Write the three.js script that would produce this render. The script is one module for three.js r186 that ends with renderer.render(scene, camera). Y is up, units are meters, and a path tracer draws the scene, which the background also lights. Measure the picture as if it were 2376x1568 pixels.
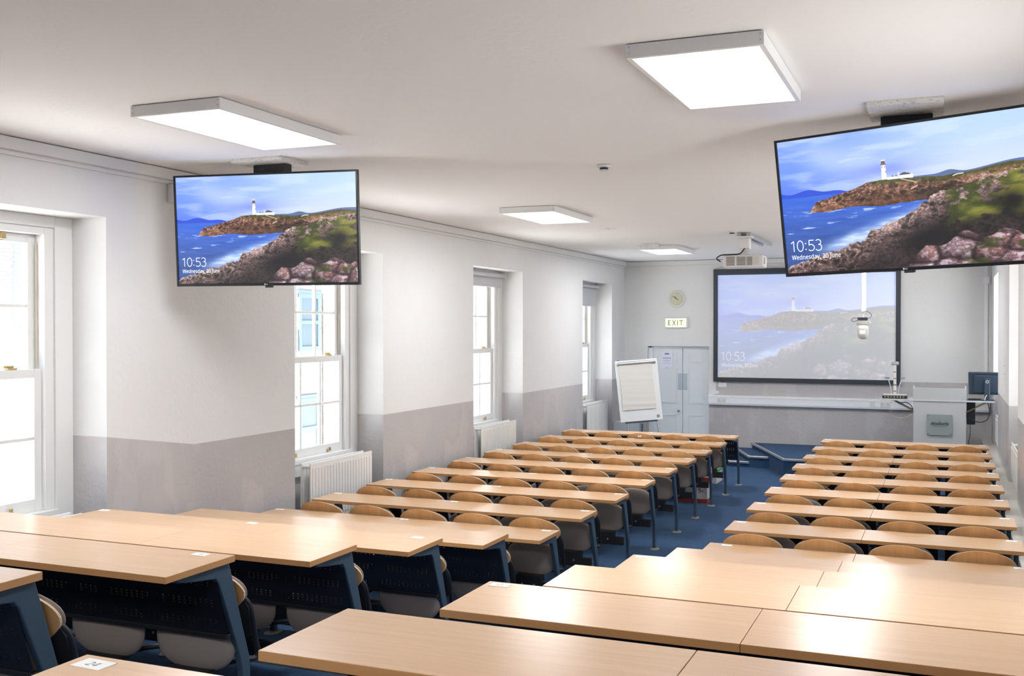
import * as THREE from 'three';
import { RoundedBoxGeometry } from 'three/addons/geometries/RoundedBoxGeometry.js';
import { mergeGeometries } from 'three/addons/utils/BufferGeometryUtils.js';
import { RectAreaLightUniformsLib } from 'three/addons/lights/RectAreaLightUniformsLib.js';

RectAreaLightUniformsLib.init();
const scene = new THREE.Scene();

// ---------- camera, sky, exposure ----------
const camera = new THREE.PerspectiveCamera(2 * Math.atan(784 / 2415.4) * 180 / Math.PI, 2376 / 1568, 0.05, 200);
camera.rotation.order = 'YXZ';
camera.position.set(2.7517, 2.3025, 14.7223);
camera.rotation.set(-0.010138, 0.395078, -0.000374);
const SKY = 2.6;
scene.background = new THREE.Color().setRGB(0.80 * SKY, 0.92 * SKY, 1.06 * SKY);   // even overcast sky
// out of view, aimed along the building so sunlit paving brightens soffits and ceiling
const SUN = 56, sun = new THREE.DirectionalLight(new THREE.Color().setRGB(1, 0.985, 0.97), SUN);
sun.name = 'sun'; sun.position.set(0, 22, 22); sun.target.position.set(0, 0, 0); sun.castShadow = true;
sun.shadow.mapSize.set(2048, 2048); Object.assign(sun.shadow.camera, { left: -30, right: 30, top: 40, bottom: -40, far: 90 });
scene.add(sun, sun.target);
const PANEL = 22;                                                                // ceiling panel radiance
const renderer = new THREE.WebGLRenderer();
renderer.toneMapping = THREE.LinearToneMapping;
renderer.toneMappingExposure = 1.13;
renderer.shadowMap.enabled = true;

// ---------- helpers ----------
let seed = 7;
const rnd = () => { seed = (seed * 1664525 + 1013904223) >>> 0; return seed / 4294967296; };
const used = new Set();
function numbered(n) {
  if (!used.has(n)) { used.add(n); return n; }
  for (let i = 1; ; i++) { const m = n + '_' + String(i).padStart(3, '0'); if (!used.has(m)) { used.add(m); return m; } }
}
const lin = (r, g, b) => new THREE.Color().setRGB(r, g, b);
function mat(c, rough = 0.6, o = {}) { return new THREE.MeshStandardMaterial({ color: c, roughness: rough, ...o }); }
function part(name, geo, m, parent) { const o = new THREE.Mesh(geo, m); o.name = name; o.castShadow = o.receiveShadow = true; parent.add(o); return o; }
function thing(name, label, category, pos = [0, 0, 0], turn = 0, group) {
  const o = new THREE.Group(); o.name = numbered(name); o.position.set(...pos); o.rotation.y = turn; scene.add(o);
  o.userData = { label, category }; if (group) o.userData.group = group; return o;
}
function structure(name, label, pos = [0, 0, 0]) {
  const o = new THREE.Group(); o.name = name; used.add(name); o.position.set(...pos); scene.add(o); o.userData = { kind: 'structure', label }; return o;
}
function clone(src, pos, label, group) {
  const o = src.clone(); o.name = numbered(src.name.replace(/_\d{3}$/, '')); o.position.set(...pos); scene.add(o);
  o.userData = { ...src.userData, label }; if (group) o.userData.group = group; return o;
}
// world-sized uv by dominant normal
function uvBox(g, s = 1, ou = 0, ov = 0, swap = false) {
  const p = g.attributes.position, n = g.attributes.normal, uv = new Float32Array(p.count * 2);
  for (let i = 0; i < p.count; i++) {
    const ax = Math.abs(n.getX(i)), ay = Math.abs(n.getY(i)), az = Math.abs(n.getZ(i));
    let u, v;
    if (ay >= ax && ay >= az) { u = p.getX(i); v = p.getZ(i); } else if (az >= ax) { u = p.getX(i); v = p.getY(i); } else { u = p.getZ(i); v = p.getY(i); }
    if (swap) [u, v] = [v, u];
    uv[2 * i] = u / s + ou; uv[2 * i + 1] = v / s + ov;
  }
  g.setAttribute('uv', new THREE.BufferAttribute(uv, 2)); return g;
}
// box from bounds
function bb(x0, x1, y0, y1, z0, z1) { const g = new THREE.BoxGeometry(x1 - x0, y1 - y0, z1 - z0); g.translate((x0 + x1) / 2, (y0 + y1) / 2, (z0 + z1) / 2); return uvBox(g); }
function rb(x0, x1, y0, y1, z0, z1, r = 0.003, seg = 2) {
  const g = new RoundedBoxGeometry(x1 - x0, y1 - y0, z1 - z0, seg, Math.min(r, (x1 - x0) / 2.01, (y1 - y0) / 2.01, (z1 - z0) / 2.01)); g.translate((x0 + x1) / 2, (y0 + y1) / 2, (z0 + z1) / 2); return uvBox(g);
}
function cyl(r0, r1, h, x, y, z, seg = 20) { const g = new THREE.CylinderGeometry(r1, r0, h, seg); g.translate(x, y + h / 2, z); return g; }
function cylZ(r, len, x, y, z, seg = 20) { const g = new THREE.CylinderGeometry(r, r, len, seg); g.rotateX(Math.PI / 2); g.translate(x, y, z); return g; }
function cylX(r, len, x, y, z, seg = 16) { const g = new THREE.CylinderGeometry(r, r, len, seg); g.rotateZ(Math.PI / 2); g.translate(x, y, z); return g; }
function tube(pts, r, seg = 24, rad = 8) { return new THREE.TubeGeometry(new THREE.CatmullRomCurve3(pts.map((p) => new THREE.Vector3(...p))), seg, r, rad); }
function merge(list) { return mergeGeometries(list.map((g) => { const n = g.index ? g.toNonIndexed() : g; for (const k of Object.keys(n.attributes)) if (!['position', 'normal', 'uv'].includes(k)) n.deleteAttribute(k); return n; })); }
// rectangular frame from bars that meet without overlapping; F(a0,a1,b0,b1) makes one bar
function ring(F, a0, a1, b0, b1, ta, tb, tc = tb) { return [F(a0, a0 + ta, b0, b1), F(a1 - ta, a1, b0, b1), F(a0 + ta, a1 - ta, b0, b0 + tb), F(a0 + ta, a1 - ta, b1 - tc, b1)]; }
// outline in (z, y), extruded by t along x and centred on x = 0
function sideShape(pts, t, bevel = 0.005) {
  const s = new THREE.Shape(); pts.forEach(([z, y], i) => (i ? s.lineTo(-z, y) : s.moveTo(-z, y)));
  const g = new THREE.ExtrudeGeometry(s, { depth: t - 2 * bevel, bevelEnabled: true, bevelThickness: bevel, bevelSize: bevel, bevelSegments: 2, curveSegments: 8 });
  g.translate(0, 0, -(t - 2 * bevel) / 2); g.rotateY(Math.PI / 2); return uvBox(g);
}

// ---------- noise and textures ----------
function hash(x, y, s) { let h = (x * 374761393 + y * 668265263 + s * 2147483647) | 0; h = Math.imul(h ^ (h >>> 13), 1274126177); h ^= h >>> 16; return (h >>> 0) / 4294967296; }
const sm = (t) => t * t * (3 - 2 * t);
function vn(x, y, px, py, s) {
  const xi = Math.floor(x), yi = Math.floor(y), fx = sm(x - xi), fy = sm(y - yi), X = (k) => ((k % px) + px) % px, Y = (k) => ((k % py) + py) % py;
  const a = hash(X(xi), Y(yi), s), b = hash(X(xi + 1), Y(yi), s), c = hash(X(xi), Y(yi + 1), s), d = hash(X(xi + 1), Y(yi + 1), s);
  return a + (b - a) * fx + (c - a) * fy + (a - b - c + d) * fx * fy;
}
function fbm(u, v, px, py, oct = 4, s = 1) { let t = 0, a = 0.5, n = 0; for (let i = 0; i < oct; i++) { t += a * vn(u * px, v * py, px, py, s + i); n += a; a *= 0.5; px *= 2; py *= 2; } return t / n; }
const clamp = (x, a = 0, b = 1) => Math.max(a, Math.min(b, x));
const mixc = (a, b, t) => [a[0] + (b[0] - a[0]) * t, a[1] + (b[1] - a[1]) * t, a[2] + (b[2] - a[2]) * t];
const sstep = (a, b, x) => { const t = clamp((x - a) / (b - a)); return t * t * (3 - 2 * t); };
const enc = (x) => (x <= 0.0031308 ? 12.92 * x : 1.055 * Math.pow(x, 1 / 2.4) - 0.055);
function tex(w, h, fn, color = true, rx = 1, ry = 1) {   // fn gives linear colour or grey
  const a = new Uint8Array(w * h * 4);
  for (let j = 0; j < h; j++) for (let i = 0; i < w; i++) {
    let c = fn((i + 0.5) / w, (j + 0.5) / h); if (!Array.isArray(c)) c = [c, c, c];
    const k = 4 * (j * w + i); for (let q = 0; q < 3; q++) a[k + q] = Math.round(255 * clamp(color ? enc(clamp(c[q])) : c[q])); a[k + 3] = 255;
  }
  const t = new THREE.DataTexture(a, w, h); t.wrapS = t.wrapT = THREE.RepeatWrapping; t.magFilter = THREE.LinearFilter; t.repeat.set(rx, ry);
  if (color) t.colorSpace = THREE.SRGBColorSpace; t.needsUpdate = true; return t;
}
function canvasTex(w, h, draw, color = true) {
  const c = document.createElement('canvas'); c.width = w; c.height = h; draw(c.getContext('2d'), w, h);
  const t = new THREE.CanvasTexture(c); if (color) t.colorSpace = THREE.SRGBColorSpace; t.magFilter = THREE.LinearFilter; return t;
}

// beech laminate, grain along u, one tile = 1 m
function woodMap(s, dark, light, px, py, contrast) {
  return tex(1024, 1024, (u, v) => {
    const w = fbm(u, v, 2, 5, 3, s) * 0.05;
    const g = fbm(u, v + w, px, py, 4, s + 10), f = fbm(u, v, px * 6, py * 4, 2, s + 20), b = fbm(u, v, 3, 4, 3, s + 30);
    const t = clamp(0.5 + contrast * (g - 0.5) * 1.8 + contrast * 0.5 * (f - 0.5) + 0.35 * (b - 0.5));
    return mixc(dark, light, t);
  });
}
const deskWood = woodMap(3, [0.66, 0.42, 0.245], [0.76, 0.51, 0.315], 3, 70, 0.36);
const plyWood = woodMap(51, [0.60, 0.315, 0.125], [0.80, 0.475, 0.215], 2, 20, 0.6);
const flecks = tex(512, 512, (u, v) => 0.42 + 0.16 * fbm(u, v, 40, 40, 3, 90), false);
const carpetMap = tex(1024, 1024, (u, v) => {
  const n = vn(u * 512, v * 512, 512, 512, 5), m = fbm(u, v, 160, 160, 2, 8), b = fbm(u, v, 6, 6, 3, 12);
  const t = clamp(0.5 + 0.9 * (n - 0.5) + 0.8 * (m - 0.5) + 0.25 * (b - 0.5));
  return mixc([0.008, 0.03, 0.082], [0.036, 0.10, 0.215], t);
}, true, 2, 2);
const carpetBump = tex(512, 512, (u, v) => 0.5 * vn(u * 256, v * 256, 256, 256, 33) + 0.5 * fbm(u, v, 64, 64, 2, 35), false, 2, 2);
const plasterBump = tex(512, 512, (u, v) => 0.6 * fbm(u, v, 6, 6, 5, 61) + 0.4 * fbm(u, v, 60, 60, 2, 66), false, 0.7, 0.7);
const wallMap = tex(512, 512, (u, v) => { const n = fbm(u, v, 4, 4, 4, 71) - 0.5; return [0.765 + 0.05 * n, 0.76 + 0.05 * n, 0.752 + 0.05 * n]; }, true, 0.3, 0.3);
const dadoMap = tex(1024, 1024, (u, v) => {
  const n = fbm(u, v, 5, 5, 5, 81) - 0.5, k = sstep(0.66, 0.74, fbm(u, v, 9, 4, 4, 84));
  return mixc([0.51 + 0.08 * n, 0.485 + 0.08 * n, 0.485 + 0.08 * n], [0.57, 0.545, 0.54], 0.6 * k);
}, true, 0.35, 0.35);

const M = {
  desk: mat(lin(1, 1, 1), 0.25, { map: deskWood, roughnessMap: null }),
  edge: mat(lin(0.82, 0.64, 0.42), 0.4, { map: deskWood }),
  ply: mat(lin(1, 1, 1), 0.38, { map: plyWood }),
  plyEdge: mat(lin(0.72, 0.53, 0.35), 0.5),
  vinyl: mat(lin(0.34, 0.285, 0.25), 0.42, { bumpMap: flecks, bumpScale: 0.0006 }),
  steel: mat(lin(0.05, 0.085, 0.125), 0.4),
  black: mat(lin(0.012, 0.014, 0.018), 0.45),
  blackGloss: mat(lin(0.01, 0.01, 0.012), 0.25),
  foot: mat(lin(0.2, 0.195, 0.185), 0.35),
  carpet: mat(lin(1, 1, 1), 0.95, { map: carpetMap, bumpMap: carpetBump, bumpScale: 0.004 }),
  wall: mat(lin(1, 1, 1), 0.6, { map: wallMap, bumpMap: plasterBump, bumpScale: 0.003 }),
  dado: mat(lin(1, 1, 1), 0.26, { map: dadoMap, bumpMap: plasterBump, bumpScale: 0.004 }),
  ceiling: mat(lin(0.9, 0.893, 0.89), 0.8, { bumpMap: plasterBump, bumpScale: 0.003 }),
  paint: mat(lin(0.8, 0.8, 0.79), 0.35),
  doorPaint: mat(lin(0.80, 0.83, 0.86), 0.35),
  radiator: mat(lin(0.82, 0.81, 0.79), 0.3),
  cream: mat(lin(0.72, 0.69, 0.62), 0.16),
  white: mat(lin(0.82, 0.82, 0.82), 0.4),
  plastic: mat(lin(0.74, 0.73, 0.70), 0.4),
  trunk: mat(lin(0.86, 0.87, 0.89), 0.35),
  chrome: mat(lin(0.6, 0.6, 0.6), 0.25, { metalness: 1 }),
  alu: mat(lin(0.55, 0.56, 0.57), 0.35, { metalness: 0.9 }),
  brass: mat(lin(0.62, 0.47, 0.22), 0.3, { metalness: 0.9 }),
  lectern: mat(lin(0.52, 0.525, 0.52), 0.5),
  navy: mat(lin(0.035, 0.055, 0.085), 0.38),
  frameDark: mat(lin(0.035, 0.042, 0.055), 0.4),
  glass: new THREE.MeshPhysicalMaterial({ color: 0xffffff, transmission: 1, thickness: 0, roughness: 0, ior: 1.5 }),
  fabric: mat(lin(0.6, 0.6, 0.63), 0.9),
  paper: mat(lin(0.8, 0.8, 0.8), 0.7),
  chain: mat(lin(0.6, 0.52, 0.38), 0.5),
};

// ---------- room numbers ----------
const XL = -2.71, XR = 3.43, ZB = -3.75, ZR = 17.2, CY = 3.505, DADO = 1.385;
const Z = [0, -0.462, 0.512, 1.466, 2.386, 3.322, 4.292, 5.26, 6.234, 7.171, 8.184, 9.192, 10.166, 11.144, 12.152, 13.134];
const Y = [0, 0, 0, 0, 0, 0, 0, 0, 0, 0, 0.161, 0.32, 0.469, 0.613, 0.762, 0.915];

// ---------- floor ----------
const floor = structure('floor', 'blue carpeted floor with rising tiers at the back');
part('flat_floor', bb(XL - 0.4, XR + 0.4, -0.2, 0, ZB - 0.3, ZR), M.carpet, floor);
for (let k = 10; k <= 15; k++) {
  const z0 = Z[k] - 0.175, z1 = k < 15 ? Z[k + 1] - 0.175 : ZR;
  part('tier', bb(XL - 0.36, XR + 0.36, 0, Y[k], z0, z1), M.carpet, floor);
  part('step_nosing', rb(XL, XR, Y[k] - 0.02, Y[k] + 0.002, z0 - 0.006, z0 + 0.03, 0.004), M.black, floor);
}
// dais with two side steps, left edge slanting away from the screen wall
{
  const dais = structure('floor_dais', 'low blue carpeted dais with aluminium nosings before the screen');
  const prism = (pts, y0, y1) => { const s = new THREE.Shape(); pts.forEach(([x, z], i) => (i ? s.lineTo(x, -z) : s.moveTo(x, -z))); const g = new THREE.ExtrudeGeometry(s, { depth: y1 - y0, bevelEnabled: false }); g.rotateX(-Math.PI / 2); g.translate(0, y0, 0); return uvBox(g); };
  part('platform', prism([[-0.38, ZB], [0.452, -1.655], [XR, -1.655], [XR, ZB]], 0, 0.28), M.carpet, dais);
  part('step', prism([[-0.68, ZB], [-0.235, -2.57], [0.09, -2.57], [-0.38, ZB]], 0, 0.187), M.carpet, dais);
  part('step', prism([[-1.0, ZB], [-0.555, -2.57], [-0.235, -2.57], [-0.68, ZB]], 0, 0.092), M.carpet, dais);
  const nose = (a, b, y) => { const dx = b[0] - a[0], dz = b[1] - a[1], l = Math.hypot(dx, dz), g = rb(-l / 2 - 0.01, l / 2 + 0.01, -0.036, 0.005, -0.022, 0.022, 0.01, 3); g.rotateY(-Math.atan2(dz, dx)); g.translate((a[0] + b[0]) / 2, y, (a[1] + b[1]) / 2); return g; };
  for (const [a, b, y] of [[[-0.38, ZB], [0.452, -1.655], 0.28], [[0.452, -1.655], [XR, -1.655], 0.28], [[-0.68, ZB], [-0.235, -2.57], 0.187], [[-0.235, -2.57], [0.075, -2.57], 0.187], [[-1.0, ZB], [-0.555, -2.57], 0.092], [[-0.555, -2.57], [-0.24, -2.57], 0.092]]) part('step_nosing', nose(a, b, y), M.alu, dais);
}

// ---------- ceiling ----------
{
  const c = structure('ceiling', 'smooth white plaster ceiling');
  part('plaster', bb(XL - 0.5, XR + 0.5, CY, CY + 0.25, ZB - 0.3, ZR + 0.2), M.ceiling, c);
}

// ---------- side walls with deep window recesses ----------
const WL = [[-2.977, -1.366], [1.234, 2.88], [5.145, 6.753], [9.052, 10.69]];
const WR = [[-3.0, -1.45], [1.29, 2.95], [5.3, 6.95], [9.4, 11.05]];
const HEAD = 3.08, DEEP = 0.33, THICK = 0.5;
const dadoY = (z) => (z < 8.13 ? DADO : DADO + 0.158 * (z - 8.13));
function sideWall(name, label, xf, dir, wins) {        // xf: room face, dir: +1 outward to +x, -1 to -x
  const w = structure(name, label), X = (a, b) => [Math.min(xf + dir * a, xf + dir * b), Math.max(xf + dir * a, xf + dir * b)];
  // a pier drawn as two prisms that meet along the painted dado line
  const pier = (z0, z1) => {
    const zs = [z0, ...[8.13].filter((z) => z > z0 && z < z1), z1];
    const slab = (lower) => {
      const s = new THREE.Shape(), top = zs.map((z) => [z, dadoY(z)]);
      if (lower) { s.moveTo(-z0, 0); s.lineTo(-z1, 0); for (const [z, y] of [...top].reverse()) s.lineTo(-z, y); } else { s.moveTo(-z0, CY); s.lineTo(-z1, CY); for (const [z, y] of [...top].reverse()) s.lineTo(-z, y); }
      const g = new THREE.ExtrudeGeometry(s, { depth: THICK, bevelEnabled: false }); g.rotateY(Math.PI / 2); g.translate(dir > 0 ? xf : xf - THICK, 0, 0); return uvBox(g);
    };
    part('pier', slab(false), M.wall, w); part('dado', slab(true), M.dado, w);
  };
  let z = ZB - 0.3;
  for (const [a, b] of wins) {
    pier(z, a);
    part('lintel', bb(...X(0, THICK), HEAD, CY, a, b), M.wall, w);
    part('apron', bb(...X(DEEP + 0.03, THICK), 0, 0.86, a, b), M.dado, w);
    z = b;
  }
  pier(z, ZR);
  return w;
}
sideWall('wall_left', 'white plaster wall with grey dado and deep window recesses', XL, -1, WL);
sideWall('wall_right', 'white plaster wall with glossy grey dado, opposite side', XR, 1, WR);
{
  const w = structure('wall_rear', 'white rear wall behind the top tier');
  part('plaster', bb(XL - 0.5, XR + 0.5, 0, CY, ZR, ZR + 0.2), M.wall, w);
}
// ---------- screen wall with the door opening ----------
const DX0 = -2.272, DX1 = -1.148, DH = 1.963;
{
  const w = structure('wall_front', 'screen wall, white above and grey below');
  part('plaster', bb(XL - 0.5, DX0, 1.372, CY, ZB - 0.3, ZB), M.wall, w);
  part('dado', bb(XL - 0.5, DX0, 0, 1.372, ZB - 0.3, ZB), M.dado, w);
  part('plaster', bb(DX0, DX1, DH, CY, ZB - 0.3, ZB), M.wall, w);
  part('plaster', bb(DX1, XR + 0.5, 1.395, CY, ZB - 0.3, ZB), M.wall, w);
  part('plaster', bb(DX1, -1.075, 1.1, 1.395, ZB - 0.3, ZB), M.wall, w);
  part('dado', bb(-1.075, XR + 0.5, 1.1, 1.395, ZB - 0.3, ZB), M.dado, w);
  part('dado', bb(DX1, XR + 0.5, 0, 1.1, ZB - 0.3, ZB), M.dado, w);
  // ragged white filler beside the door
  const s = new THREE.Shape([[0, 0], [0.1, 0.02], [0.125, 0.05], [0.06, 0.075], [0.055, 0.15], [0.07, 0.2], [0.045, 0.25], [0.03, 0.29], [0, 0.29]].map((p) => new THREE.Vector2(...p)));
  const g = new THREE.ExtrudeGeometry(s, { depth: 0.002, bevelEnabled: false }); g.translate(-1.08, 1.107, ZB); const t5 = structure('trim_5', 'boxed pipe casing and panel moulding in the corner behind the flip chart');
  part('paint_patch', uvBox(g), M.wall, t5);
  part('corner_boxing', rb(XL, -2.42, 0, 0.63, ZB, -3.05, 0.006), M.doorPaint, t5);
  const f = (x0, x1, y0, y1) => merge(ring((p, q, m, n) => bb(p, q, m, n, ZB, ZB + 0.015), x0, x1, y0, y1, 0.03, 0.03));
  part('panel_moulding', f(-2.6, -2.33, 0.66, 0.92), M.dado, t5);
}
// cornices
{
  const a = structure('trim_1', 'flat painted cornice along the window wall');
  part('fascia', rb(XL, XL + 0.055, CY - 0.085, CY - 0.006, ZB, ZR, 0.004), M.wall, a);
  part('bead', rb(XL, XL + 0.018, CY - 0.115, CY - 0.085, ZB, ZR, 0.003), M.wall, a);
  const b = structure('trim_2', 'flat painted cornice above the screen');
  part('fascia', rb(XL, XR, CY - 0.085, CY - 0.006, ZB, ZB + 0.055, 0.004), M.wall, b);
  part('bead', rb(XL, XR, CY - 0.115, CY - 0.085, ZB, ZB + 0.018, 0.003), M.wall, b);
  const c = structure('trim_3', 'flat painted cornice along the far side wall');
  part('fascia', rb(XR - 0.055, XR, CY - 0.085, CY - 0.006, ZB, ZR, 0.004), M.wall, c);
  const l = structure('trim_4', 'glossy cream boxed ledge along the foot of the wall');
  part('top', rb(XR - 0.15, XR + 0.36, 0.47, 0.5, ZB, 7.5, 0.008), M.cream, l);
  part('face', bb(XR - 0.14, XR - 0.12, 0, 0.47, ZB, 7.5), M.cream, l);
}

// ---------- double door ----------
{
  const d = structure('door_1', 'pale blue-white panelled double door');
  const zd = ZB - 0.1, xm = -1.645;
  part('door_frame', merge([rb(DX0, DX0 + 0.075, 0, DH, zd - 0.06, zd + 0.03, 0.004), rb(DX1 - 0.02, DX1, 0, DH, zd - 0.06, zd + 0.02, 0.004), rb(DX0, DX1, DH - 0.03, DH, zd - 0.06, zd + 0.03, 0.004)]), M.doorPaint, d);
  part('dark_gap', bb(xm - 0.02, xm + 0.02, 0, DH - 0.03, zd - 0.06, zd - 0.05), M.black, d);
  for (const [x0, x1] of [[DX0 + 0.075, xm - 0.004], [xm + 0.004, DX1 - 0.02]]) {
    const leaf = part('door_leaf', rb(x0, x1, 0.01, DH - 0.032, zd - 0.045, zd, 0.003), M.doorPaint, d);
    const a = x0 + 0.1, b = x1 - 0.1;
    for (const [y0, y1] of [[0.2, 0.72], [0.93, 1.56], [1.67, 1.86]]) {
      const mo = (q, t, zz) => ring((p, r, m, n) => bb(p, r, m, n, zd, zd + zz), a + q, b - q, y0 + q, y1 - q, t, t);
      part('panel_moulding', merge([...mo(0, 0.012, 0.012), ...mo(0.016, 0.012, 0.006)]), M.doorPaint, leaf);
    }
    const left = x0 < -2;
    part('push_plate', rb(left ? x1 - 0.085 : x0 + 0.005, left ? x1 - 0.005 : x0 + 0.08, 1.17, 1.47, zd, zd + 0.003, 0.001), mat(lin(0.55, 0.62, 0.70), 0.3, { metalness: 0.3 }), leaf);
    if (left) part('door_knob', merge([cylZ(0.011, 0.04, x1 - 0.06, 0.8, zd + 0.02), new THREE.SphereGeometry(0.026, 20, 14).translate(x1 - 0.06, 0.8, zd + 0.05)]), M.chrome, leaf);
  }
}

// ---------- sash windows ----------
function sashWindow(name, label, xf, dir, za, zb) {
  const w = structure(name, label), xi = xf + dir * DEEP, zc = (za + zb) / 2, B = (a0, a1, y0, y1, z0, z1, r = 0.004) => rb(Math.min(xi + dir * a0, xi + dir * a1), Math.max(xi + dir * a0, xi + dir * a1), y0, y1, z0, z1, r);
  const hs = (zb - za) / 2, s = 0.582;                       // half opening, half sash width
  const y0 = 1.03, ym = 1.985, yt = 2.95;
  part('window_frame', merge([B(-0.02, 0.17, 0.86, HEAD, za, zc - s - 0.08), B(-0.02, 0.17, 0.86, HEAD, zc + s + 0.08, zb), B(-0.02, 0.17, yt + 0.05, HEAD, zc - s - 0.08, zc + s + 0.08), B(-0.004, 0.17, 1.03, yt + 0.05, zc - s - 0.08, zc - s), B(-0.004, 0.17, 1.03, yt + 0.05, zc + s, zc + s + 0.08), B(-0.004, 0.17, yt, yt + 0.05, zc - s, zc + s)]), M.paint, w);
  part('window_sill', merge([B(-0.03, 0.17, 0.86, 0.98, zc - s - 0.08, zc + s + 0.08), B(-0.045, 0.17, 0.98, 1.03, zc - s - 0.08, zc + s + 0.08)]), M.paint, w);
  const sash = (n, d0, ya, yb, bot, top, bead) => {
    const st = 0.062, d1 = d0 + 0.045, list = ring((p, q, m, n) => B(d0, d1, m, n, p, q, 0.003), zc - s, zc + s, ya, yb, st, bot, top);
    const o = part(n, merge(list), M.paint, w), pw = (2 * s - 2 * st) / 3, yA = ya + bot, yB = yb - top, yh = (yA + yB) / 2;
    for (const k of [1, 2]) part('glazing_bar', B(d0 + 0.004, d1 - 0.004, yA, yB, zc - s + st + k * pw - 0.011, zc - s + st + k * pw + 0.011, 0.005), M.paint, o);
    part('glazing_bar', B(d0 + 0.003, d1 - 0.003, yh - 0.012, yh + 0.012, zc - s + st, zc + s - st, 0.005), M.paint, o);
    for (let i = 0; i < 3; i++) for (const [p, q] of [[yA, yh], [yh, yB]]) {
      const g = new THREE.PlaneGeometry(pw, q - p); g.rotateY(Math.PI / 2); g.translate(xi + dir * (d0 + 0.024), (p + q) / 2, zc - s + st + (i + 0.5) * pw); part('pane', g, M.glass, o);
    }
    return o;
  };
  const low = sash('lower_sash', 0.03, y0, ym + 0.03, 0.085, 0.06), up = sash('upper_sash', 0.085, ym - 0.03, yt, 0.06, 0.06);
  for (const k of [-0.3, 0.3]) part('sash_lift', merge([B(0.0, 0.03, y0 + 0.015, y0 + 0.03, zc + k - 0.02, zc + k + 0.02), B(0, 0.012, y0 + 0.02, y0 + 0.055, zc + k - 0.014, zc + k + 0.014)]), M.brass, low);
  part('sash_fastener', merge([B(0.032, 0.075, ym + 0.03, ym + 0.045, zc - s + 0.2, zc - s + 0.27), B(0.04, 0.06, ym + 0.045, ym + 0.06, zc - s + 0.22, zc - s + 0.3)]), M.brass, low);
  part('sash_hook', B(0.06, 0.085, yt - 0.05, yt + 0.01, zc - s + 0.26, zc - s + 0.3), M.brass, up);
  for (const e of [-1, 1]) {
    part('sash_pulley', B(0.09, 0.125, yt - 0.16, yt - 0.02, zc + e * (s - 0.002), zc + e * (s - 0.002) + 0.004), M.brass, w);
    part('sash_chain', cyl(0.005, 0.005, yt - 0.1 - ym, xi + dir * 0.062, ym + 0.04, zc + e * (s - 0.012), 6), M.chain, w);
  }
  return w;
}
WL.forEach(([a, b], i) => sashWindow('window_' + (i + 1), 'white twelve-pane sash window in a deep recess', XL, -1, a, b));
WR.forEach(([a, b], i) => sashWindow('window_' + (i + 5), 'white sash window in the ledge-side wall', XR, 1, a, b));

// roller blinds
function blind(z0, z1, yb, label) {
  const b = thing('roller_blind', label, 'blind', [XL - DEEP + 0.07, 0, 0], 0, undefined);
  part('roller', cylZ(0.032, z1 - z0, 0, 3.02, (z0 + z1) / 2), M.fabric, b);
  part('blind_fabric', bb(-0.033, -0.031, yb, 3.02, z0 + 0.02, z1 - 0.02), M.fabric, b);
  part('bottom_bar', rb(-0.042, -0.022, yb - 0.02, yb + 0.012, z0 + 0.02, z1 - 0.02, 0.006), M.fabric, b);
  part('bracket', rb(-0.05, 0.04, 2.985, 3.075, z0 - 0.012, z0, 0.003), M.white, b);
  part('bracket', rb(-0.05, 0.04, 2.985, 3.075, z1, z1 + 0.012, 0.003), M.white, b);
}
blind(1.32, 2.8, 2.875, 'pale grey roller blind wound almost fully up in the third recess');
blind(-2.93, -1.42, 2.69, 'pale grey roller blind partly lowered over window nearest the flip chart');

// radiators
function radiator(x, z0, z1, y0, y1, dir, label, group) {   // dir: which way the front faces (+1 = +x)
  const r = thing('radiator', label, 'radiator', [x, 0, 0], 0, group), F = (a0, a1, p, q, m, n, rr = 0.004) => rb(Math.min(dir * a0, dir * a1), Math.max(dir * a0, dir * a1), p, q, m, n, rr);
  for (const off of [0, -0.1]) {
    const list = [F(off - 0.014, off - 0.002, y0, y1, z0, z1)], n = Math.round((z1 - z0) / 0.053), step = (z1 - z0 - 0.04) / n;
    for (let i = 0; i < n; i++) list.push(F(off - 0.006, off + 0.005, y0 + 0.045, y1 - 0.045, z0 + 0.02 + (i + 0.18) * step, z0 + 0.02 + (i + 0.82) * step, 0.005));
    part(off ? 'rear_panel' : 'front_panel', merge(list), M.radiator, r);
  }
  for (const z of [z0 + 0.03, z1 - 0.03]) part('manifold', merge([new THREE.CylinderGeometry(0.017, 0.017, 0.1, 14).rotateZ(Math.PI / 2).translate(-dir * 0.055, y1 - 0.035, z), new THREE.CylinderGeometry(0.017, 0.017, 0.1, 14).rotateZ(Math.PI / 2).translate(-dir * 0.055, y0 + 0.035, z)]), M.radiator, r);
  part('wall_bracket', merge([F(-0.2, -0.1, y1 - 0.1, y1 - 0.06, z0 + 0.2, z0 + 0.23), F(-0.2, -0.1, y1 - 0.1, y1 - 0.06, z1 - 0.23, z1 - 0.2)]), M.radiator, r);
  part('supply_pipe', merge([cyl(0.008, 0.008, y0 + 0.02, -dir * 0.055, 0, z0 + 0.03, 10), cyl(0.008, 0.008, y0 + 0.02, -dir * 0.055, 0, z1 - 0.03, 10)]), M.radiator, r);
}
const radL = ['white panel radiator in the recess nearest the flip chart', 'white panel radiator under the window with the rolled-up blind', 'white panel radiator in the recess below the hanging television', 'white radiator in the recess beside the raised desks'];
WL.forEach(([a, b], i) => radiator(XL - 0.005, a + 0.22, b - 0.26, i === 3 ? 0.6 : 0.45, 1.03, 1, radL[i]));
radiator(XR + 0.02, -2.8, -1.65, 0.56, 0.98, -1, 'white radiator above the cream ledge beside the lectern');
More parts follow.
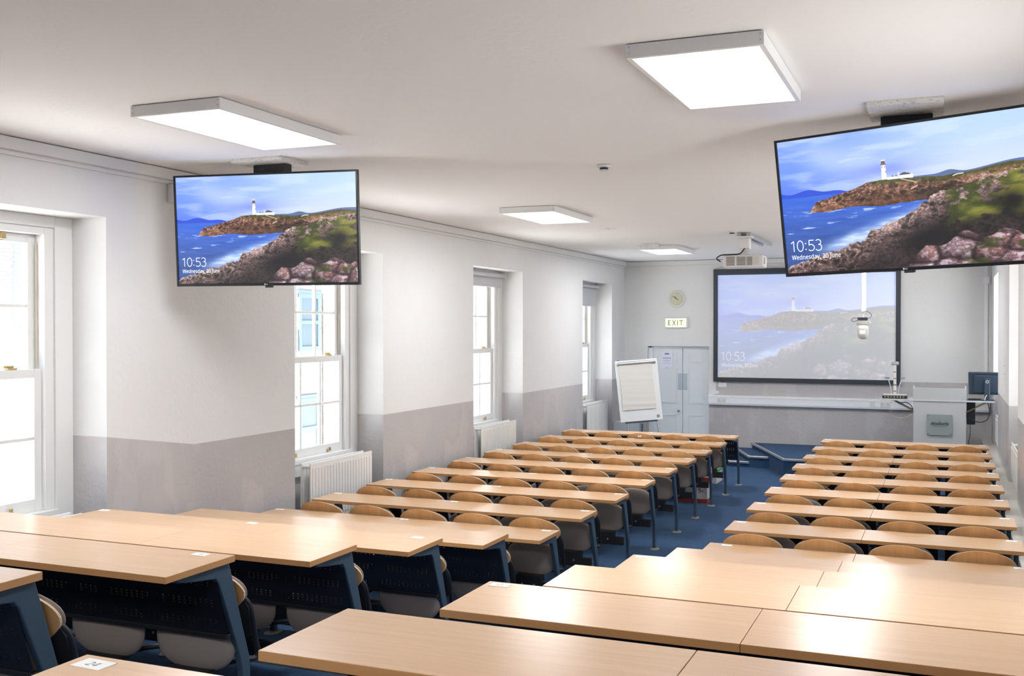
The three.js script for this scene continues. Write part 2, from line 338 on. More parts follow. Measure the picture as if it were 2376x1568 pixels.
radiator(XR + 0.02, 1.42, 2.62, 0.56, 0.98, -1, 'white radiator above the cream ledge beside the four-seat desks');

// ---------- ceiling light panels ----------
function lightPanel(x0, x1, z0, z1, label) {
  const g = thing('ceiling_light', label, 'light', [(x0 + x1) / 2, CY, (z0 + z1) / 2], 0, 'ceiling light panels');
  const hx = (x1 - x0) / 2, hz = (z1 - z0) / 2, h = 0.062, t = 0.022;
  part('light_housing', merge([...ring((p, q, m, n) => rb(p, q, -h, -0.004, m, n, 0.001), -hx, hx, -hz, hz, t, t), bb(-hx + t, hx - t, -0.02, 0, -hz + t, hz - t)]), M.white, g);
  for (const [sx, sz] of [[-1, 1], [1, 1]]) for (const y of [-0.016, -0.042]) part('screw', cylZ(0.004, 0.003, sx * (hx - 0.014), y, sz * hz + 0.001, 8), M.alu, g);
  part('light_diffuser', bb(-hx + t, hx - t, -h + 0.006, -h + 0.009, -hz + t, hz - t), mat(lin(0.9, 0.9, 0.9), 0.6, { emissive: lin(1, 0.985, 0.97), emissiveIntensity: 1.8 }), g);
  const l = new THREE.RectAreaLight(lin(0.97, 0.985, 1), PANEL, 2 * (hx - t), 2 * (hz - t)); l.name = 'ceiling_light_glow'; l.position.set(0, -h - 0.004, 0); l.rotation.x = -Math.PI / 2; l.castShadow = true; g.add(l);
}
lightPanel(-1.332, -0.738, 9.12, 10.3, 'square-edged ceiling light panel over the raised five-seat rows');
lightPanel(1.492, 2.07, 9.3, 10.45, 'ceiling light panel over the raised four-seat rows');
lightPanel(-1.395, -0.80, 3.92, 5.12, 'ceiling light panel above the middle five-seat rows');
lightPanel(-1.455, -0.87, -1.33, -0.17, 'ceiling light panel nearest the wall clock, with a sensor box');
lightPanel(1.49, 2.08, 3.95, 5.13, 'ceiling light panel above the middle four-seat rows');
lightPanel(1.49, 2.08, -1.33, -0.17, 'ceiling light panel in front of the projection screen');
lightPanel(-1.33, -0.74, 14.3, 15.5, 'ceiling light panel over the top tier, window side');
lightPanel(1.49, 2.08, 14.3, 15.5, 'ceiling light panel over the top tier, ledge side');

// ---------- desks ----------
const LEG = [[0.012, 0.702], [0.32, 0.702], [0.32, 0.69], [0.25, 0.677], [0.09, 0.655], [0.068, 0.63], [-0.025, 0.4], [-0.07, 0.285], [-0.086, 0.22], [-0.088, 0.012], [-0.126, 0.012], [-0.13, 0.22], [-0.125, 0.27], [-0.077, 0.415]];
const legGeo = sideShape(LEG, 0.03, 0.005);
const footGeo = (() => { const g = new THREE.LatheGeometry([[0, 0.016], [0.03, 0.016], [0.045, 0.012], [0.055, 0.004], [0.055, 0], [0, 0]].map((p) => new THREE.Vector2(...p)), 28); g.scale(0.95, 1, 1.35); return g; })();
// perforated sheet: three bands of three staggered rows, one group per half metre
const holes = tex(1024, 512, (u, v) => {
  const x = u * 0.52, y = v * 0.30; let a = 1;
  for (const b of [0.055, 0.15, 0.245]) for (let r = -1; r <= 1; r++) {
    const yy = b + r * 0.0135, off = 0.03 + (r + 1) * 0.002;
    const i = Math.round((x - off) / 0.0235); if (i < 0 || i > 19) continue;
    if (Math.hypot(x - off - i * 0.0235, y - yy) < 0.0033) a = 0;
  }
  return a;
}, false);
const panelMat = mat(lin(0.012, 0.015, 0.022), 0.38, { alphaMap: holes, alphaTest: 0.5, side: THREE.DoubleSide });
const numberTex = new Map();
function numberMat(n) {
  if (!numberTex.has(n)) numberTex.set(n, mat(lin(1, 1, 1), 0.6, { map: canvasTex(128, 80, (c) => { c.fillStyle = '#f4f3f0'; c.fillRect(0, 0, 128, 80); c.fillStyle = '#222'; c.font = '46px sans-serif'; c.textAlign = 'center'; c.textBaseline = 'middle'; c.save(); c.translate(64, 42); c.transform(1, 0, -0.12, 1, 0, 0); c.fillText(String(n), 0, 0); c.restore(); }) }));
  return numberTex.get(n);
}
const cardGeo = (() => { const g = new THREE.BoxGeometry(0.074, 0.0012, 0.047); const uv = g.attributes.uv; return g; })();
const cardSide = M.paper;
function deskModel(W, seams, panel, name) {
  const d = new THREE.Group(); d.name = name;
  const h = W / 2; let x = -h; const cuts = [...seams, h];
  cuts.forEach((c, i) => { const a = x + (i ? 0.0007 : 0), b = c - (i < cuts.length - 1 ? 0.0007 : 0), g = rb(a, b, 0.707, 0.735, 0, 0.423, 0.0025, 2); uvBox(g, 1, 0.37 * i + (panel ? 0.2 : 0), 0.21 * i + W); part('tabletop_board', g, [M.edge, M.edge, M.desk, M.desk, M.edge, M.edge], d); x = c; });
  for (const lx of [-h + 0.04, 0.02, h - 0.04]) { const l = part('leg', legGeo, M.steel, d); l.position.x = lx; const f = part('foot_plate', footGeo, M.foot, l); f.position.set(0, 0, -0.104); }
  const by = panel ? 0.1 : 0.246;   // on the tiers the chairs hang one step lower
  if (panel !== 'front') part('support_beam', rb(-h + 0.05, h - 0.05, by, by + 0.079, -0.022, 0.02, 0.004), M.black, d);
  part('top_rail', rb(-h + 0.06, h - 0.06, 0.672, 0.706, 0.12, 0.15, 0.003), M.black, d);
  if (panel) {
    const segs = 2, l = (W - 0.06) / segs;
    for (let k = 0; k < segs; k++) {
      const g = new THREE.PlaneGeometry(l - 0.006, 0.305); const uv = g.attributes.uv, n = Math.round(l / 0.52);
      for (let i = 0; i < uv.count; i++) uv.setX(i, uv.getX(i) * n);
      g.rotateX(-Math.atan2(0.085, 0.29)); g.rotateX(2 * Math.atan2(0.085, 0.29)); g.translate(-h + 0.03 + (k + 0.5) * l, 0.535, 0.048); part('modesty_panel', g, panelMat, d);
    }
    part('panel_lip', rb(-h + 0.035, h - 0.035, 0.376, 0.396, -0.018, 0.012, 0.003), M.black, d);
  }
  return d;
}
const ORD = ['', 'first', 'second', 'third', 'fourth', 'fifth', 'sixth', 'seventh', 'eighth', 'ninth', 'tenth', 'eleventh', 'twelfth', 'thirteenth', 'fourteenth', 'fifteenth'];
const WLD = 2.6, WRD = 2.104, XLC = -1.3, XRC = 2.2205;
const models = { L0: deskModel(WLD, [0.255], false, 'bench_desk'), L1: deskModel(WLD, [0.255], true, 'bench_desk'), R0: deskModel(WRD, [-0.04], false, 'bench_desk'), R1: deskModel(WRD, [-0.04], true, 'bench_desk'), L2: deskModel(WLD, [0.255], 'front', 'bench_desk'), R2: deskModel(WRD, [-0.04], 'front', 'bench_desk') };
function desk(block, row) {
  const panel = row === 1 || row >= 10, src = models[block + (row === 1 ? 2 : panel ? 1 : 0)], left = block === 'L';
  const o = src.clone(); o.name = numbered('bench_desk'); scene.add(o); o.position.set(left ? XLC : XRC, Y[row], Z[row]);
  const note = row === 1 ? ' with a perforated black panel' : row >= 10 ? ' on a raised tier' : ' on the flat floor';
  o.userData = { label: `beech bench desk of ${left ? 'five' : 'four'}-seat block, ${ORD[row]} row from screen${note}`, category: 'desk', group: `bench desks of the ${left ? 'five' : 'four'}-seat block` };
  return o;
}
function card(d, x, z, n) { const m = numberMat(n), c = part('number_card', cardGeo, [cardSide, cardSide, m, cardSide, cardSide, cardSide], d); c.position.set(x, 0.7358, z); c.rotation.y = (rnd() - 0.5) * 0.16; return c; }
const desksL = [], desksR = [];
for (let r = 1; r <= 14; r++) { const d = desksL[r] = desk('L', r); }
for (let r = 1; r <= 15; r++) { const d = desksR[r] = desk('R', r); }
// number cards where the photograph shows them
const cardsL = { 1: [56, 55, 54], 2: [53, 52, 51], 3: [50, 49, 48], 4: [47, 46, 45], 5: [44, 43, 42], 6: [41, 40, 39], 7: [38, 37, 36], 8: [37, 38, 36], 9: [35, 34, 33], 11: [30, 32, 31], 13: [null, null, 28] };
for (const [r, ns] of Object.entries(cardsL)) ns.forEach((n, i) => { if (n !== null) card(desksL[r], [-1.25, -0.03, 1.21][i] - (r > 10 ? (i === 2 ? 0.05 : 0) : 0), 0.05, n); });
const cardsR = { 1: [1, 2], 2: [4, 3], 3: [5, 6], 4: [8, 7], 5: [9, 10], 6: [12, 11], 7: [13, 14], 8: [16, 15], 9: [17, 18], 11: [20, null], 13: [21, null], 15: [24, null] };
for (const [r, ns] of Object.entries(cardsR)) ns.forEach((n, i) => { if (n !== null) card(desksR[r], i ? 0.98 : r >= 11 ? -0.99 : r === '9' ? -0.92 : -0.985, r >= 11 ? 0.045 : 0.055, n); });

// ---------- chairs ----------
function shell(half, y0, y1, zf, th) {
  const ny = 18, nx = 14, grid = (off) => {
    const P = []; for (let j = 0; j <= ny; j++) { const y = y0 + (y1 - y0) * (1 - Math.pow(1 - j / ny, 1.8)), w = half(y); for (let i = 0; i <= nx; i++) { const x = w * (2 * i / nx - 1); P.push([x, y, zf(x, y) + off]); } } return P;
  };
  const A = grid(th / 2), B = grid(-th / 2), id = (j, i) => j * (nx + 1) + i;
  const face = (P, flip) => {
    const g = new THREE.BufferGeometry(), ix = []; g.setAttribute('position', new THREE.Float32BufferAttribute(P.flat(), 3));
    for (let j = 0; j < ny; j++) for (let i = 0; i < nx; i++) { const a = id(j, i), b = id(j, i + 1), c = id(j + 1, i + 1), d = id(j + 1, i); if (flip) ix.push(a, c, b, a, d, c); else ix.push(a, b, c, a, c, d); }
    g.setIndex(ix); g.computeVertexNormals(); return uvBox(g, 1, 0, 0, true);
  };
  const loop = []; for (let i = 0; i <= nx; i++) loop.push(id(0, i)); for (let j = 1; j <= ny; j++) loop.push(id(j, nx)); for (let j = ny - 1; j >= 0; j--) loop.push(id(j, 0));
  const pos = []; for (let k = 0; k < loop.length - 1; k++) { const a = loop[k], b = loop[k + 1]; pos.push(...A[a], ...B[a], ...B[b], ...A[a], ...B[b], ...A[b]); }
  const rim = new THREE.BufferGeometry(); rim.setAttribute('position', new THREE.Float32BufferAttribute(pos, 3)); rim.computeVertexNormals(); uvBox(rim);
  return [merge([face(A, false), face(B, true)]), rim];
}
function pad(a, b, n, th, yc, zf, soft = 5) {
  const R = 9, T = 40, P = [[], []], sp = (t) => { const c = Math.cos(t), s = Math.sin(t); return [a * Math.sign(c) * Math.pow(Math.abs(c), 2 / n), b * Math.sign(s) * Math.pow(Math.abs(s), 2 / n)]; };
  const gs = [1, -1].map((side) => {
    const pos = [], ix = [];
    for (let r = 0; r <= R; r++) { const q = Math.sin((r / R) * Math.PI / 2); for (let t = 0; t < T; t++) { const [x, y] = sp((t / T) * 2 * Math.PI); pos.push(x * q, yc + y * q, zf(x * q, yc + y * q) + side * th / 2 * Math.pow(Math.max(0, 1 - Math.pow(q, soft)), 0.5)); } }
    for (let r = 0; r < R; r++) for (let t = 0; t < T; t++) { const u = (t + 1) % T, A = r * T + t, B = r * T + u, C = (r + 1) * T + u, D = (r + 1) * T + t; if (side > 0) ix.push(A, D, C, A, C, B); else ix.push(A, C, D, A, B, C); }
    const g = new THREE.BufferGeometry(); g.setAttribute('position', new THREE.Float32BufferAttribute(pos, 3)); g.setIndex(ix); g.computeVertexNormals(); return uvBox(g, 0.3);
  });
  return merge(gs);
}
const backZ = (x, y) => -0.118 + (y - 0.5) * 0.3 - 1.0 * x * x;
const backHalf = (y) => (y > 0.69 ? 0.22 * Math.sqrt(Math.max(0.0004, 1 - Math.pow((y - 0.69) / 0.122, 2))) : y > 0.655 ? 0.22 - (0.69 - y) * 0.4 : 0.206 - (0.655 - y) * 1.3);
const [shellGeo, rimGeo] = shell(backHalf, 0.545, 0.8115, backZ, 0.011);
const cushGeo = pad(0.214, 0.108, 2.1, 0.045, 0.698, (x, y) => backZ(x, y) - 0.026);
const seatGeo = pad(0.21, 0.14, 2.45, 0.07, 0.492, (x, y) => -0.058 + (y - 0.31) * 0.02, 3.2);
const armGeo = (s) => tube([[s * 0.19, 0.69, -0.105], [s * 0.214, 0.64, -0.14], [s * 0.218, 0.56, -0.165], [s * 0.218, 0.46, -0.187], [s * 0.218, 0.412, -0.2], [s * 0.212, 0.392, -0.19], [s * 0.2, 0.395, -0.15], [s * 0.15, 0.39, -0.115], [s * 0.08, 0.37, -0.1]], 0.0125, 32, 8);
const armL = armGeo(-1), armR = armGeo(1);
const plateGeo = (s) => { const sh = new THREE.Shape([[0.05, 0.565], [0.205, 0.672], [0.222, 0.63], [0.214, 0.5], [0.15, 0.46], [0.05, 0.5]].map(([x, y]) => new THREE.Vector2(s * x, y))); const g = new THREE.ExtrudeGeometry(sh, { depth: 0.006, bevelEnabled: false }); const p = g.attributes.position; for (let i = 0; i < p.count; i++) p.setZ(i, p.getZ(i) + backZ(p.getX(i), p.getY(i)) - 0.004 + (p.getY(i) < 0.5 ? -0.0 : 0)); g.computeVertexNormals(); return uvBox(g); };
const plateL = plateGeo(-1), plateR = plateGeo(1);
const boxGeo = merge([rb(-0.11, 0.11, 0.25, 0.372, -0.05, 0.0235, 0.006), rb(-0.07, 0.07, 0.34, 0.575, -0.128, -0.108, 0.004), rb(-0.06, 0.06, 0.33, 0.36, -0.128, -0.04, 0.004)]);
const boltGeo = merge([cylZ(0.008, 0.006, -0.05, 0.30, 0.026, 10), cylZ(0.008, 0.006, 0.05, 0.30, 0.026, 10)]);
function chairModel() {
  const c = new THREE.Group(); c.name = 'tip_up_chair';
  const b = part('backrest', shellGeo, M.ply, c); part('plywood_edge', rimGeo, M.plyEdge, b);
  part('back_cushion', cushGeo, M.vinyl, c); part('seat', seatGeo, M.vinyl, c);
  part('arm_tube', armL, M.black, c); part('arm_tube', armR, M.black, c); part('bracket_plate', plateL, M.black, c); part('bracket_plate', plateR, M.black, c);
  part('mounting_box', boxGeo, M.black, c); part('bolt', boltGeo, M.alu, c);
  return c;
}
const plyVariants = [0, 1, 2, 3, 4].map((k) => { const m = M.ply.clone(); m.map = plyWood.clone(); m.map.offset.set(0.19 * k, 0.31 * k); m.map.needsUpdate = true; m.color = lin(...[[1, 1, 1], [0.92, 0.9, 0.88], [1.04, 1.02, 1.0], [1, 0.96, 0.9], [0.97, 0.99, 1.02]][k]); return m; });
const chairProto = chairModel();
function chair(block, row, k) {
  const left = block === 'L', o = chairProto.clone(); o.name = numbered('tip_up_chair'); scene.add(o);
  o.position.set(left ? -0.252 - 0.4915 * k : 1.455 + 0.5077 * k, row >= 10 ? Y[row] - 0.15 : Y[row], Z[row]);
  const m = plyVariants[Math.floor(rnd() * 5)]; o.children[0].material = m;
  o.userData = { label: `plywood tip-up chair, ${left ? 'five' : 'four'}-seat block, ${ORD[row]} row from screen, ${ORD[k + 1]} from centre aisle`, category: 'chair', group: `tip-up chairs of the ${left ? 'five' : 'four'}-seat block` };
  return o;
}
for (let r = 2; r <= 14; r++) for (let k = 0; k < 5; k++) {
  const c = chair('L', r, k);
  if (r === 2 && k === 2) { const g = new THREE.BoxGeometry(0.05, 0.045, 0.001); const q = part('number_card', g, [cardSide, cardSide, cardSide, cardSide, numberMat(56), cardSide], c); q.position.set(0, 0.775, backZ(0, 0.775) + 0.0075); q.rotation.x = -0.29; c.userData.label = 'plywood tip-up chair with a white number card stuck on its back'; }
}
for (let r = 2; r <= 15; r++) for (let k = 0; k < 4; k++) chair('R', r, k);

// ---------- the picture on the screens ----------
const PW = 1280, PH = 720;
function pic() {
  const poly = (pts, u) => { for (let i = 0; i < pts.length - 1; i++) if (u >= pts[i][0] && u <= pts[i + 1][0]) { const t = (u - pts[i][0]) / (pts[i + 1][0] - pts[i][0]); return pts[i][1] + (pts[i + 1][1] - pts[i][1]) * t; } return u < pts[0][0] ? pts[0][1] : pts[pts.length - 1][1]; };
  const skyline = [[0.12, 0.545], [0.135, 0.51], [0.155, 0.472], [0.2, 0.46], [0.226, 0.443], [0.26, 0.43], [0.297, 0.417], [0.34, 0.39], [0.377, 0.372], [0.42, 0.365], [0.47, 0.366], [0.55, 0.372], [0.6, 0.378], [0.66, 0.385], [0.72, 0.375], [0.8, 0.362], [0.86, 0.345], [0.91, 0.336], [0.96, 0.34], [1, 0.348]];
  const shore = [[0.12, 0.548], [0.2, 0.552], [0.28, 0.535], [0.36, 0.54], [0.42, 0.548], [0.5, 0.54], [0.6, 0.532], [0.62, 0.52]];
  const fore = [[0, 0.955], [0.04, 0.93], [0.1, 0.9], [0.17, 0.86], [0.24, 0.84], [0.29, 0.81], [0.35, 0.775], [0.37, 0.715], [0.42, 0.695], [0.457, 0.675], [0.5, 0.645], [0.54, 0.605], [0.57, 0.575], [0.6, 0.54], [0.61, 0.51], [0.66, 0.492], [0.7, 0.48], [0.76, 0.45], [0.84, 0.405], [0.92, 0.385], [1, 0.38]];
  const out = new Uint8ClampedArray(PW * PH * 4), N = (u, v, f, o, s) => fbm(u * 0.5625 * 0 + u, v, f, f, o, s);
  const rock = (u, v, s, tint, bright) => {   // cracked stone: ridged noise, dark joints, pale lichen
    const wx = (N(u, v, 14, 3, s) - 0.5) * 0.05, wy = (N(u, v, 14, 3, s + 5) - 0.5) * 0.05;
    const a = 1 - Math.abs(2 * fbm(u * 1.6 + v * 0.7 + wx, v - u * 0.55 + wy, 24, 30, 4, s) - 1), f = fbm(u, v, 150, 110, 3, s + 9), b = N(u, v, 9, 3, s + 3);
    let t = clamp(0.15 + 0.85 * Math.pow(a, 2.2) * (0.35 + 0.9 * f) + 0.6 * (b - 0.5)); t *= bright;
    const c = mixc([0.06, 0.045, 0.05], tint, clamp(t * 1.25)); return mixc(c, [0.86, 0.8, 0.82], clamp((t - 0.62) * 1.5) * sstep(0.42, 0.62, f));
  };
  const cells = (x, y) => { const xi = Math.floor(x), yi = Math.floor(y); let d1 = 9, d2 = 9, h = 0, ox = 0, oy = 0; for (let j = -1; j <= 1; j++) for (let i = -1; i <= 1; i++) { const px = xi + i + 0.15 + 0.7 * hash(xi + i, yi + j, 3), py = yi + j + 0.15 + 0.7 * hash(xi + i, yi + j, 4), d = Math.hypot(x - px, y - py); if (d < d1) { d2 = d1; d1 = d; h = hash(xi + i, yi + j, 6); ox = x - px; oy = y - py; } else if (d < d2) d2 = d; } return [d1, d2, h, ox, oy]; };
  for (let j = 0; j < PH; j++) for (let i = 0; i < PW; i++) {
    const u = i / PW, v = j / PH; let c;
    const rag = (N(u, v, 40, 3, 5) - 0.5) * 0.018, sl = poly(skyline, u) + rag * 0.5, fr = poly(fore, u) + rag * 2.2;
    // sky
    const k = clamp(v / 0.43);
    let top = mixc([0.47, 0.60, 0.93], [0.70, 0.80, 0.98], sstep(0.05, 0.85, u)), low = mixc([0.33, 0.47, 0.93], [0.84, 0.84, 0.98], sstep(0, 0.85, u));
    c = mixc(top, low, k * k);
    const cl = fbm(u * 0.9 + 0.02 * v, v * 2.2, 5, 7, 5, 21), band = Math.exp(-Math.pow((v - 0.05 - 0.55 * u) / 0.11, 2)) * sstep(0.02, 0.2, u) * (1 - sstep(0.36, 0.5, u));
    c = mixc(c, [0.80, 0.86, 0.99], clamp(0.9 * sstep(0.45, 0.75, cl) * 0.55 + 0.5 * band));
    c = mixc(c, [0.42, 0.48, 0.90], 0.55 * Math.exp(-Math.pow((u - 0.42) / 0.13, 2) - Math.pow((v - 0.29) / 0.045, 2)));
    // far hills and sea
    if (u < 0.32 && v > 0.392 + 0.012 * Math.sin(u * 40) + 0.05 * sstep(0.2, 0.32, u) && v < 0.435) c = [0.16, 0.31, 0.80];
    if (v > 0.43 && u < 0.65) {
      const dpt = (v - 0.43) / 0.5; c = mixc([0.16, 0.36, 0.83], [0.17, 0.28, 0.52], clamp(dpt * 1.25));
      c = mixc(c, [0.36, 0.50, 0.84], 0.6 * fbm(u, v * 5, 12, 12, 4, 31) * (1 - dpt * 0.4));
      const foam = sstep(0.62, 0.72, fbm(u * 1.2, v * 6, 16, 16, 4, 37));
      c = mixc(c, [0.85, 0.9, 1], 0.8 * foam * (Math.exp(-Math.pow((v - 0.555) / 0.02, 2)) + Math.exp(-Math.pow((v - 0.70 + 0.33 * u) / 0.014, 2)) * (u < 0.32)));
      const surf = Math.exp(-Math.pow((v - 0.93 + 0.52 * u) / 0.05, 2)) * sstep(0.1, 0.3, u) + Math.exp(-Math.pow((v - 1.06 + 0.5 * u) / 0.05, 2)) * sstep(0.18, 0.26, u);
      c = mixc(c, [0.75, 0.83, 0.98], clamp(surf * 1.4 * (0.25 + fbm(u * 1.5, v * 4, 14, 14, 4, 41) * 1.1)));
    }
    // distant ridge, headland
    if (u > 0.55 && v > 0.365 - 0.02 * Math.exp(-Math.pow((u - 0.69) / 0.035, 2)) - 0.045 * sstep(0.72, 0.95, u) && v < 0.4) c = [0.34, 0.42, 0.58];
    if (u > 0.12 && v > sl && v < Math.max(poly(shore, u) + rag, u > 0.6 ? 0.62 : 0)) {
      c = rock(u, v * 1.2, 55, [0.56, 0.38, 0.29], 1.15 - 0.45 * sstep(0.0, 0.16, v - sl));
      c = mixc(c, [0.24, 0.27, 0.10], 0.75 * (1 - sstep(0.012, 0.05, v - sl)) * sstep(0.36, 0.42, u));
      if (u > 0.56) c = mixc(c, [0.10, 0.09, 0.08], 0.55 * sstep(0.05, 0.12, v - sl));
      c = mixc(c, [0.58, 0.38, 0.24], 0.4 * Math.exp(-Math.pow((v - poly(shore, u) + 0.02) / 0.018, 2)) * (u < 0.6));
    }
    // near cliffs, grass, boulders
    if (v > fr) {
      const d = v - fr; c = rock(u, v, 77, [0.66, 0.54, 0.52], 0.56 + 0.75 * Math.exp(-d / 0.07) - 0.3 * sstep(0.08, 0.25, d) * sstep(0.2, 0.35, u));
      const g = sstep(0.64, 0.7, u + rag * 3) * (1 - sstep(0.17, 0.3, d + 0.14 * (N(u, v, 8, 3, 91) - 0.5) - 0.02));
      const gc = mixc([0.20, 0.24, 0.07], [0.56, 0.56, 0.20], sstep(0.35, 0.7, N(u, v * 1.5, 9, 4, 95)));
      c = mixc(c, gc, 0.9 * g * sstep(0.36, 0.5, N(u, v, 26, 3, 97)));
      c = mixc(c, [0.03, 0.03, 0.04], 0.9 * Math.exp(-Math.pow((u - 0.9) / 0.06, 2) - Math.pow((v - 0.6) / 0.085, 2)));
      c = mixc(c, [0.03, 0.03, 0.05], 0.9 * Math.exp(-Math.pow((u - 0.6 + 0.3 * (v - 0.8)) / 0.12, 2) - Math.pow((v - 0.8) / 0.085, 2)));
      const line = 0.985 - 0.5 * (u - 0.47) - 0.07 * Math.sin((u - 0.5) * 9) + 0.03 * Math.sin(u * 41), field = u > 0.46 ? sstep(0, 0.012, v - line + rag) : 0;
      if (field > 0.01) {
        const wu = u + (N(u, v, 16, 3, 121) - 0.5) * 0.035, wv = v + (N(u, v, 16, 3, 125) - 0.5) * 0.05, [d1, d2, hx, ox, oy] = cells(wu * 9 + wv * 2.5, wv * 7.5 - wu * 2);
        const fine = fbm(u, v, 140, 100, 3, 101), crack = sstep(0.012, 0.045, Math.abs(fbm(u * 1.1 + v * 0.5, v * 2 - u * 0.8, 22, 20, 3, 107) - 0.5)), lichen = sstep(0.5, 0.64, fbm(u, v, 60, 44, 4, 113));
        const l = clamp(0.62 - 0.62 * oy + 0.25 * ox - 0.35 * d1 * d1) * (0.35 + 0.65 * sstep(0.0, 0.28, d2 - d1));
        const st = mixc([0.13, 0.085, 0.10], mixc([0.72, 0.50, 0.48], [0.80, 0.68, 0.72], hx), clamp(l * (0.55 + 0.8 * fine) * (0.55 + 0.45 * crack)));
        c = mixc(c, mixc(st, [0.93, 0.88, 0.94], 0.55 * lichen * clamp(l * 1.3)), field);
      }
      c = mixc(c, [0.22, 0.27, 0.10], 0.7 * sstep(0.7, 0.78, u + rag * 4) * sstep(0.8, 0.86, v) * sstep(0.64, 0.7, N(u, v, 15, 4, 111)));
    }
    const p = 4 * (j * PW + i); out[p] = c[0] * 255; out[p + 1] = c[1] * 255; out[p + 2] = c[2] * 255; out[p + 3] = 255;
  }
  return out;
}
const picture = pic();
function stroke(c, pts, close) { c.beginPath(); pts.forEach(([x, y], i) => (i ? c.lineTo(x, y) : c.moveTo(x, y))); if (close) c.closePath(); c.stroke(); }
function drawPicture(c, soft) {
  const id = c.createImageData(PW, PH); id.data.set(picture); c.putImageData(id, 0, 0);
  const X = (u) => u * PW, Yv = (v) => v * PH;
  // lighthouse and its low white houses
  const g = c.createLinearGradient(X(0.429), 0, X(0.45), 0); g.addColorStop(0, '#c9cbe6'); g.addColorStop(0.5, '#ffffff'); g.addColorStop(1, '#e2e0ee');
  c.fillStyle = g; c.beginPath(); c.moveTo(X(0.4305), Yv(0.262)); c.lineTo(X(0.4475), Yv(0.262)); c.lineTo(X(0.4505), Yv(0.366)); c.lineTo(X(0.4285), Yv(0.366)); c.fill();
  c.fillStyle = '#8d6a74'; c.fillRect(X(0.428), Yv(0.252), X(0.022), Yv(0.011)); c.fillStyle = '#55545f'; c.fillRect(X(0.432), Yv(0.232), X(0.014), Yv(0.022)); c.fillStyle = '#e8e6ee'; c.fillRect(X(0.431), Yv(0.226), X(0.016), Yv(0.008));
  c.fillStyle = '#6a6470'; c.fillRect(X(0.433), Yv(0.272), 4, 6); c.fillRect(X(0.443), Yv(0.272), 4, 6); c.fillRect(X(0.446), Yv(0.308), 4, 7);
  c.fillStyle = '#eeeaf0'; c.fillRect(X(0.451), Yv(0.352), X(0.045), Yv(0.018)); c.fillRect(X(0.498), Yv(0.345), X(0.055), Yv(0.026));
  c.fillStyle = '#4d4f58'; c.beginPath(); c.moveTo(X(0.498), Yv(0.347)); c.lineTo(X(0.512), Yv(0.33)); c.lineTo(X(0.53), Yv(0.33)); c.lineTo(X(0.545), Yv(0.347)); c.fill(); c.fillRect(X(0.47), Yv(0.344), 8, 5); c.fillRect(X(0.485), Yv(0.344), 6, 5);
  c.fillStyle = '#e6dfd8'; c.fillRect(X(0.495), Yv(0.322), 5, 20); c.fillRect(X(0.528), Yv(0.324), 4, 8);
  c.strokeStyle = '#cdb7a2'; c.lineWidth = 4; stroke(c, [[X(0.505), Yv(0.374)], [X(0.565), Yv(0.408)]]); c.lineWidth = 6; stroke(c, [[X(0.567), Yv(0.43)], [X(0.54), Yv(0.452)]]);
  c.strokeStyle = '#f2eef2'; c.lineWidth = 4; stroke(c, [[X(0.7), Yv(0.392)], [X(0.715), Yv(0.382)], [X(0.74), Yv(0.38)]]);
  // clock and date
  c.strokeStyle = '#ffffff'; c.lineWidth = 4.6; c.lineJoin = 'round'; c.lineCap = 'butt';
  const y0 = Yv(0.755), y1 = Yv(0.838);
  stroke(c, [[30, y0 + 14], [45, y0 + 2], [45, y1]]);
  c.beginPath(); c.ellipse(82, (y0 + y1) / 2, 17, (y1 - y0) / 2 - 1, 0, 0, 2 * Math.PI); c.stroke();
  c.fillStyle = '#fff'; for (const y of [y0 + 18, y1 - 10]) { c.beginPath(); c.arc(113, y, 3.6, 0, 2 * Math.PI); c.fill(); }
  stroke(c, [[160, y0 + 2], [134, y0 + 2], [132, y0 + 28]]); c.beginPath(); c.ellipse(143, y1 - 18, 18, 17, 0, -2.3, 2.5); c.stroke();
  c.beginPath(); c.ellipse(184, y0 + 15, 15, 14, 0, -2.5, 1.5); c.stroke(); c.beginPath(); c.ellipse(184, y1 - 17, 18, 17, 0, -1.5, 2.6); c.stroke();
  c.font = '34px sans-serif'; c.textBaseline = 'alphabetic'; c.save(); c.translate(28, Yv(0.898)); c.scale(0.9, 1); c.fillText('Wednesday, 20 June', 0, 0); c.restore();
}
const screenTex = canvasTex(PW, PH, (c) => drawPicture(c));

// ---------- televisions on ceiling mounts ----------
const logoTex = canvasTex(64, 24, (c) => { c.fillStyle = '#0b0b0d'; c.fillRect(0, 0, 64, 24); c.fillStyle = '#d8d8da'; c.beginPath(); c.arc(13, 12, 9, 0, 7); c.fill(); c.fillStyle = '#0b0b0d'; c.fillRect(12, 6, 2, 9); c.fillRect(12, 13, 6, 2); c.fillStyle = '#d8d8da'; c.font = 'bold 18px sans-serif'; c.textBaseline = 'middle'; c.fillText('LG', 26, 13); });
const plateTex = tex(256, 256, (u, v) => { const n = fbm(u, v, 6, 30, 4, 131), f = sstep(0.7, 0.76, fbm(u, v, 30, 60, 2, 133)); return mixc([0.66 + 0.2 * (n - 0.5), 0.64 + 0.2 * (n - 0.5), 0.62 + 0.2 * (n - 0.5)], [0.25, 0.24, 0.23], 0.7 * f); }, true, 2, 2);
const TVW = 1.425, TVH = 0.805;
